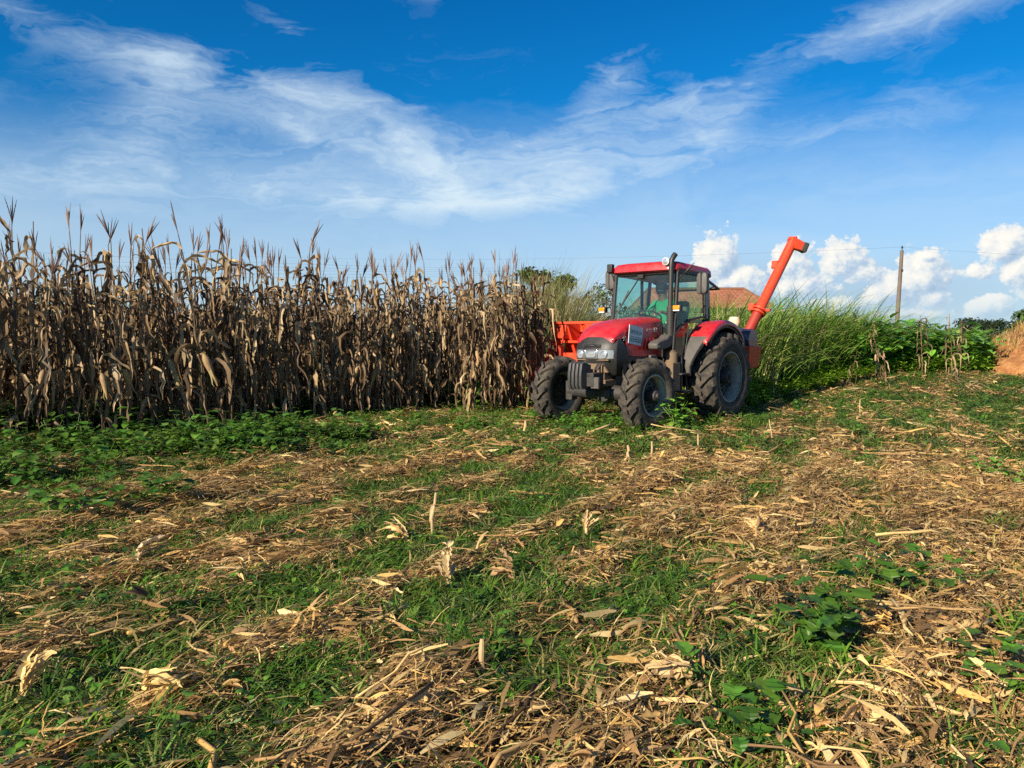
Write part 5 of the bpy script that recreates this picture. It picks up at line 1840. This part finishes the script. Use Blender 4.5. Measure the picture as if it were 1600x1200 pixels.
if 'bank' not in SKIP:
    tt = [tall_tuft(1000 + i, 16) for i in range(10)]
    n = 3300
    x = rng.uniform(3.2, 17.5, n)
    dpt = rng.rand(n) * 8.5
    y = bank_front(x) + 1.3 + dpt
    h = 1.52 - 0.16 * smooth(8.3, 11, x) - 0.36 * smooth(11, 14.5, x) + 0.25 * (fbm(x * 0.8, y * 0.8, 19, 2) - 0.5)
    keep = rng.rand(n) < (1.0 - 0.4 * smooth(12.0, 16.0, x))
    keep &= ~((x > 0.60 * y) & (y < 30))
    c_, s_n = math.cos(-TRZ), math.sin(-TRZ)
    lx, ly = c_ * (x - TRX) - s_n * (y - TRY), s_n * (x - TRX) + c_ * (y - TRY)
    keep &= ~((lx > -3.7) & (ly < 2.3))                   # none where the machine stands
    x, y, h = x[keep], y[keep], h[keep]
    k = len(x)
    col = TALL[rng.randint(0, 7, k)] * rng.uniform(0.75, 1.2, k)[:, None]
    o = scatter_mesh('tall_grass', tt, rng.randint(0, 10, k), np.c_[x, y, ground_z(x, y) - 0.02].astype(np.float32), rng.rand(k) * 1.0 - 0.5, h * rng.uniform(0.85, 1.18, k), M['green'], tiltx=rng.randn(k) * 0.05, colmul=col)
    tag(o, 'thick bank of tall arching green grass behind the tractor', kind='stuff')
    wisp = [tall_tuft(1030 + i, 5, 1.7, 2.5, 0.010, 0.10, 0.7, 7) for i in range(6)]
    n = 110
    x = np.r_[rng.uniform(4.5, 10.5, n - 25), rng.uniform(10, 15, 25)]
    y = bank_front(x) + 3.0 + rng.rand(n) * 5
    scatter_grass('tall_grass', 'thin seeding grass stems rising over the green bank', x, y, wisp, 0.9, 1.25, TALL * 0.8)
    # broad-leaved weeds along its foot
    hw = [weed_proto(1060 + i, 34, 0.55, 0.30, 0.12, 6, lobed=i % 2 == 0) for i in range(10)]
    n = 1500
    x = rng.uniform(3.4, 15.5, n)
    f = np.abs(rng.randn(n)) * 0.9
    y = bank_front(x) + 0.1 + f
    sc = (0.45 + 0.45 * smooth(0.0, 1.2, f) + 0.45 * smooth(8.5, 12.5, x)) * rng.uniform(0.75, 1.2, n)
    col = BROAD[rng.randint(0, 5, n)] * (rng.uniform(0.75, 1.3, n))[:, None] * np.array((1.9, 1.6, 0.9))
    o = scatter_mesh('undergrowth', hw, rng.randint(0, 10, n), np.c_[x, y, ground_z(x, y) - 0.02].astype(np.float32), rng.rand(n) * 6.28, sc, M['broad'], colmul=col)
    tag(o, 'leafy green weeds along the foot of the grass bank', kind='stuff')
    n = 700
    x = rng.uniform(9.0, 16.5, n)
    y = bank_front(x) + 0.6 + rng.rand(n) * 3.2
    keep = x < 0.605 * y
    weedband('undergrowth', 'dense rounded weeds covering the lower end of the bank', x[keep], y[keep], hw, 1.5, 2.7, bright=2.0)

    # tangle of tall reeds where the rows end
    REED = np.array([(0.36, 0.29, 0.13), (0.26, 0.25, 0.09), (0.17, 0.23, 0.055), (0.42, 0.32, 0.17), (0.14, 0.20, 0.05)])
    rd = [tall_tuft(1100 + i, 15, 1.5, 2.7, 0.013, 0.16, 0.85, 6) for i in range(8)]
    n = 620
    cx_, cy_ = 0.9, 21.5
    x = cx_ + rng.randn(n) * 1.25
    y = cy_ + rng.randn(n) * 1.5
    hh = np.exp(-((x - cx_ + 0.3) / 1.5) ** 2) * 0.62 + 0.52
    col = REED[rng.randint(0, 5, n)] * rng.uniform(0.75, 1.25, n)[:, None]
    o = scatter_mesh('reeds', rd, rng.randint(0, 8, n), np.c_[x, y, ground_z(x, y) - 0.02].astype(np.float32), rng.rand(n) * 6.28, hh * rng.uniform(0.9, 1.15, n) * 1.12, M['green'], colmul=col)
    tag(o, 'tangle of tall tan and green reeds where the maize rows end', kind='stuff')


# ---- trees
def tree(name, label, x, y, H, cw, trunk_h, seed, nleaf=2600, leaf=0.16, col=(0.055, 0.105, 0.025), flat=1.0, group=None, clumps=16, gnarl=0.25):
    r = np.random.RandomState(seed)
    e = empty(name, (x, y, -0.05))
    tag(e, label, 'tree', group)
    tk = Geo()
    r0 = H * 0.022 + 0.03
    top = np.array((r.randn() * 0.15, r.randn() * 0.15, H * 0.72))
    tr_ = [np.array((0, 0, 0.0)), np.array((r.randn() * 0.05, r.randn() * 0.05, trunk_h * 0.5)), np.array((r.randn() * 0.1, r.randn() * 0.1, trunk_h)), top]
    tk.tube(tr_, [r0 * 1.3, r0, r0 * 0.85, r0 * 0.2], 8)
    cl = []
    for k in range(clumps):
        a = r.uniform(0, 6.28)
        f = r.rand() ** 0.6
        zz = r.uniform(trunk_h * 0.9, H * 0.95)
        env = math.sqrt(max(0.05, 1 - ((zz - (trunk_h + H) / 2) / ((H - trunk_h) / 2 + 0.01)) ** 2)) if flat >= 1 else 1.0
        c = np.array((math.cos(a) * cw * 0.5 * f * env, math.sin(a) * cw * 0.5 * f * env, zz * flat + (1 - flat) * H * 0.85))
        cl.append((c, cw * r.uniform(0.11, 0.22)))
        s = tr_[2] + (tr_[3] - tr_[2]) * r.uniform(0, 0.7)
        md = (s + c) / 2 + r.randn(3) * 0.1 * gnarl * cw * 0.3 - np.array((0, 0, 0.05 * cw))
        tk.tube([s, md, c], [r0 * 0.38, r0 * 0.22, r0 * 0.06], 5)
    tk.build('trunk', M['bark'], e, smooth=60)
    P = []
    for k in range(nleaf):
        c, rad = cl[r.randint(len(cl))]
        d = r.randn(3)
        d /= np.linalg.norm(d)
        P.append(c + d * rad * np.array((1.25, 1.25, 0.8)) * r.rand() ** 0.38 * r.uniform(0.8, 1.25))
    P = np.array(P)
    g = Geo()
    for p in P:
        az_, L = r.uniform(0, 6.28), leaf * r.uniform(0.6, 1.4)
        e_ = r.uniform(-1.0, 0.8)
        sp = np.array([p, p + L * 0.5 * np.array((math.cos(az_) * math.cos(e_), math.sin(az_) * math.cos(e_), math.sin(e_))), p + L * np.array((math.cos(az_) * math.cos(e_ - 0.5), math.sin(az_) * math.cos(e_ - 0.5), math.sin(e_ - 0.5)))])
        s = r.uniform(0.65, 1.35)
        g.strip(sp, L * np.array((0.25, 0.5, 0.08)), np.tile((-math.sin(az_), math.cos(az_), r.uniform(-0.4, 0.4)), (3, 1)), col=(col[0] * s * r.uniform(0.85, 1.2), col[1] * s, col[2] * s))
    g.build('crown', M['broad'], e, smooth=0, color=True)
    return e


M['bark'] = paint('bark', (0.09, 0.075, 0.058), 0.9, dust=0.3, bump=0.6, scale=4)
if 'trees' not in SKIP:
    def tp(px, d):
        return (px - 800) / 1208 * d, d
    tree('tree', 'leafy green tree crown rising above the reeds at the maize end', *tp(850, 26.5), 4.15, 1.9, 1.5, 31, 4600, 0.19, (0.085, 0.16, 0.032))
    tree('tree', 'pale green open tree behind the tractor mirror', *tp(946, 36), 3.7, 3.0, 1.2, 32, 2400, 0.20, (0.10, 0.14, 0.055))
    for i, (px, d, H, cw) in enumerate(((118, 34, 3.6, 4.2), (395, 38, 2.9, 3.2), (300, 40, 2.8, 3.4), (580, 36, 2.5, 3.4), (210, 37, 3.0, 3.6), (690, 38, 2.6, 3.2))):
        tree('tree', 'green bushy tree glimpsed between the tops of the maize', *tp(px, d), H, cw, 0.8, 40 + i, 1500, 0.24, (0.06, 0.13, 0.03), group='bushy trees beyond the maize field')
    tree('tree', 'flat topped dark rainforest tree on the far skyline', *tp(1531, 112), 4.1, 5.6, 2.2, 51, 1900, 0.42, (0.035, 0.060, 0.026), flat=0.5)
    tree('tree', 'small dark round tree just beside the utility pole base', *tp(1437, 120), 3.4, 5.0, 1.2, 52, 1300, 0.45, (0.032, 0.055, 0.026))
    tree('tree', 'bright green tree leaning over the earth mound', *tp(1604, 40), 2.85, 2.6, 1.2, 53, 1500, 0.24, (0.07, 0.12, 0.03))
    for i, (px, d, H, cw) in enumerate(((1500, 105, 1.9, 9.0), (1555, 118, 2.3, 8.0), (1577, 100, 1.7, 7.0), (1470, 125, 1.9, 9.0), (1515, 90, 1.5, 6.0), (1620, 110, 2.6, 8.0))):
        tree('tree', 'low dark tree in the far line beyond the bank', *tp(px, d), H, cw, 0.5, 60 + i, 1100, 0.50, (0.034, 0.060, 0.026), group='low trees in the far line')
    # a forest edge at the very horizon
    n = 5200
    r = np.random.RandomState(5)
    g = Geo()
    leafs = [tall_tuft(1200 + i, 8, 2.5, 4.0, 1.6, 1.5, 1.2, 3) for i in range(4)]
    x = r.uniform(-420, 420, n)
    y = 300 + r.rand(n) * 50 + 25 * np.sin(x * 0.03)
    col = np.array([(0.030, 0.055, 0.024), (0.036, 0.065, 0.026), (0.026, 0.045, 0.022)])[r.randint(0, 3, n)]
    o = scatter_mesh('treeline', leafs, r.randint(0, 4, n), np.c_[x, y, np.zeros(n)].astype(np.float32), r.rand(n) * 6.28, r.uniform(0.4, 1.25, n) * (0.7 + 0.6 * fbm(x * 0.05, y * 0.02, 3, 3)), M['broad'], colmul=col)
    tag(o, 'dark forest edge along the far horizon', kind='stuff')

# ---- earth mound
if 'mound' not in SKIP:
    mx_, my_ = 17.7, 24.0
    n1, n2 = 70, 60
    a = np.linspace(-1, 1, n1)
    AX, AY = np.meshgrid(a, np.linspace(-1, 1, n2))
    rr_ = np.hypot(AX, AY)
    px_, py_ = mx_ + AX * 3.6, my_ + AY * 4.0
    hz = 2.05 * np.clip(1 - rr_ ** 1.5, 0, 1) ** 0.9 * (0.75 + 0.5 * fbm(px_ * 0.9, py_ * 0.9, 12, 4)) + 0.16 * (fbm(px_ * 4, py_ * 4, 14, 3) - 0.5) * np.clip(1.2 - rr_, 0, 1) - 0.08 * (rr_ > 0.98)
    g = Geo()
    g.V = [tuple(p) for p in np.c_[(px_ - mx_).ravel(), (py_ - my_).ravel(), (hz + ground_z(px_, py_) - 0.03).ravel()]]
    g.Cc = [(1, 1, 1)] * len(g.V)
    for j in range(n2 - 1):
        for i in range(n1 - 1):
            k = j * n1 + i
            g.F.append((k, k + 1, k + n1 + 1, k + n1))
            g.M.append(0)
    m, N = new_mat('orange_subsoil')
    co = N.new('ShaderNodeTexCoord').outputs['Object']
    c = N.ramp(N.noise(co, 3.0, 8, 0.7), [(0.3, (0.16, 0.060, 0.020)), (0.5, (0.40, 0.17, 0.055)), (0.62, (0.50, 0.26, 0.10)), (0.75, (0.30, 0.15, 0.06))])
    b = N.new('ShaderNodeBsdfPrincipled')
    N.put(b.inputs['Base Color'], c)
    b.inputs['Roughness'].default_value = 0.95
    bp = N.new('ShaderNodeBump')
    bp.inputs['Strength'].default_value = 1.0
    bp.inputs['Distance'].default_value = 0.08
    N.put(bp.inputs['Height'], N.noise(co, 9.0, 6, 0.7))
    m.node_tree.links.new(bp.outputs[0], b.inputs['Normal'])
    finish(m, N, b.outputs[0])
    o = g.build('earth_mound', m, None, smooth=180)
    o.location = (mx_, my_, 0)
    tag(o, 'heap of bare orange earth at the end of the green bank', 'earth mound')
    n = 900
    q = rng.rand(n) * 6.28
    s = rng.rand(n) ** 0.5
    x, y = mx_ + np.cos(q) * s * 3.2, my_ + np.sin(q) * s * 3.6
    rr_ = np.hypot((x - mx_) / 3.6, (y - my_) / 4.0)
    keep = fbm(x * 1.5, y * 1.5, 55, 2) > 0.52
    x, y, rr_ = x[keep], y[keep], rr_[keep]
    zz = 2.05 * np.clip(1 - rr_ ** 1.5, 0, 1) ** 0.9 * (0.75 + 0.5 * fbm(x * 0.9, y * 0.9, 12, 4)) + ground_z(x, y) - 0.05
    k = len(x)
    drytuft = [tall_tuft(1300 + i, 10, 0.4, 0.8, 0.02, 0.08, 1.6, 4) for i in range(4)]
    o = scatter_mesh('dry_grass', drytuft, rng.randint(0, 4, k), np.c_[x, y, zz].astype(np.float32), rng.rand(k) * 6.28, rng.uniform(0.4, 0.8, k), M['straw'], colmul=STRAW[rng.randint(0, 4, k)] * 0.8)
    tag(o, 'dry grass and roots strewn over the earth mound', kind='stuff')

# ---- house with a tiled roof
if 'house' not in SKIP:
    hxp, hyp = 9.95, 42.0
    house = empty('house', (hxp, hyp, 0.0))
    tag(house, 'low cream house with a weathered terracotta tiled roof behind the grass', 'house')
    m, N = new_mat('terracotta_tiles')
    co = N.new('ShaderNodeTexCoord').outputs['Object']
    sx_, sy_, sz_ = N.sep(co)
    wv = N.math('SINE', N.math('MULTIPLY', sx_, 28.0))
    rw = N.math('SINE', N.math('MULTIPLY', sz_, 40.0))
    bl = N.noise(co, 1.6, 7, 0.7)
    c = N.ramp(bl, [(0.30, (0.11, 0.055, 0.036)), (0.44, (0.30, 0.105, 0.055)), (0.60, (0.40, 0.16, 0.085)), (0.75, (0.24, 0.16, 0.11))])
    b = N.new('ShaderNodeBsdfPrincipled')
    N.put(b.inputs['Base Color'], c)
    b.inputs['Roughness'].default_value = 0.9
    bp = N.new('ShaderNodeBump')
    bp.inputs['Distance'].default_value = 0.005
    N.put(bp.inputs['Height'], N.math('ADD', wv, N.math('MULTIPLY', rw, 0.5)))
    m.node_tree.links.new(bp.outputs[0], b.inputs['Normal'])
    finish(m, N, b.outputs[0])
    plaster = paint('cream_plaster', (0.62, 0.56, 0.42), 0.9, dust=0.35, dustcol=(0.30, 0.24, 0.17), scale=1.5)
    HW, HD = 3.0, 2.6
    wl = Geo().box((0, 0, 1.45), (2 * HW - 0.5, 2 * HD - 0.5, 2.90)).build('wall', plaster, house)
    e, rz_, hip = 2.96, 3.92, 0.6
    ev = 3.2
    V = [(-ev, -2.75, e), (ev, -2.75, e), (ev, 2.75, e), (-ev, 2.75, e), (-ev + hip, 0, rz_), (ev - hip, 0, rz_)]
    V2 = [(x, y, z - 0.12) for x, y, z in V]
    g = Geo()
    g._add(V + V2, None, [(0, 1, 5, 4), (1, 2, 5), (2, 3, 4, 5), (3, 0, 4), (7, 6, 10, 11), (8, 7, 11), (9, 8, 11, 10), (6, 9, 10), (0, 6, 7, 1), (1, 7, 8, 2), (2, 8, 9, 3), (3, 9, 6, 0)])
    rf = g.build('roof', m, house, smooth=0)
    tk = paint('ridge_tile', (0.22, 0.085, 0.05), 0.9, dust=0.4)
    g = Geo().tube([(-ev + hip, 0, rz_ + 0.02), (ev - hip, 0, rz_ + 0.02)], 0.09, 8)
    for a_, b_ in (((-ev + hip, 0, rz_), (-ev, -2.75, e)), ((ev - hip, 0, rz_), (ev, -2.75, e)), ((ev - hip, 0, rz_), (ev, 2.75, e)), ((-ev + hip, 0, rz_), (-ev, 2.75, e))):
        g.tube([a_, b_], 0.08, 8)
    g.build('ridge', tk, rf)
    Geo().box((0, -2.70, 2.87), (6.3, 0.06, 0.13)).build('eave_board', paint('eave_board', (0.07, 0.055, 0.04), 0.8), house)
    for xx in (-1.9, 0.6, 2.3):
        w_ = Geo().box((xx, -2.36, 1.45), (0.9, 0.05, 0.95)).build('window', paint('shutter_%d' % int(xx * 10), (0.11, 0.085, 0.06), 0.7), house)

# ---- utility pole and wires
if 'pole' not in SKIP:
    d = 52.0
    bx, tx = (1397.5 - 800) / 1208 * d, (1404 - 800) / 1208 * d
    ztop = EYE + (524.5 - 392) / 1208 * d
    pole = empty('utility_pole', (bx, d, 0.0))
    tag(pole, 'weathered grey wooden utility pole leaning slightly above the grass bank', 'utility pole')
    wood = paint('weathered_wood', (0.135, 0.105, 0.082), 0.85, dust=0.5, dustcol=(0.24, 0.20, 0.16), scale=2.5, bump=0.5)
    Geo().tube([(0, 0, -0.2), ((tx - bx) * 0.5, 0, ztop * 0.5), (tx - bx, 0, ztop)], [0.155, 0.135, 0.11], 10).build('post', wood, pole)
    Geo().tube([(tx - bx, -0.02, ztop), (tx - bx, -0.02, ztop + 0.16)], 0.025, 8).lathe([(0.02, 0), (0.075, 0.02), (0.05, 0.07), (0.07, 0.10), (0.03, 0.16), (0.001, 0.17)], (tx - bx, -0.02, ztop + 0.12), axis='z', n=12).build('insulator', M['iron'], pole)
    Geo().box((tx - bx - 0.02, -0.16, ztop - 1.35), (0.10, 0.10, 0.16)).build('bracket', M['iron'], pole)
    wire = paint('wire', (0.10, 0.12, 0.15), 0.6, dust=0.0)

    def cable(a, b, sag, label, r_=0.006, n=24):
        a, b = np.array(a, float), np.array(b, float)
        pts = []
        for k in range(n + 1):
            f = k / n
            p = a + (b - a) * f
            p[2] -= 4 * sag * f * (1 - f)
            pts.append(p)
        o = Geo().tube([p - a for p in pts], r_, 5).build('power_line', wire, None)
        o.location = tuple(a)
        tag(o, label, 'power line')
    topz = ztop + 0.22
    cable((tx, d, topz), (-26.0, 74.0, 9.0), 0.55, 'thin power line running left from the pole top above the cab')
    cable((tx, d, topz), (50.0, 39.0, 4.9), 0.35, 'thin power line sloping down right from the pole top')
    for k, (za, zb) in enumerate(((10.0, 8.6), (9.3, 8.4), (8.8, 8.2), (8.1, 8.0), (7.4, 7.8))):
        cable((-62.0 - k, 70.0, za), (10.0, 135.0, zb + 4.6), 0.8, ('topmost', 'second', 'middle', 'fourth', 'lowest')[k] + ' of five far parallel wires above the maize tassels', 0.009)
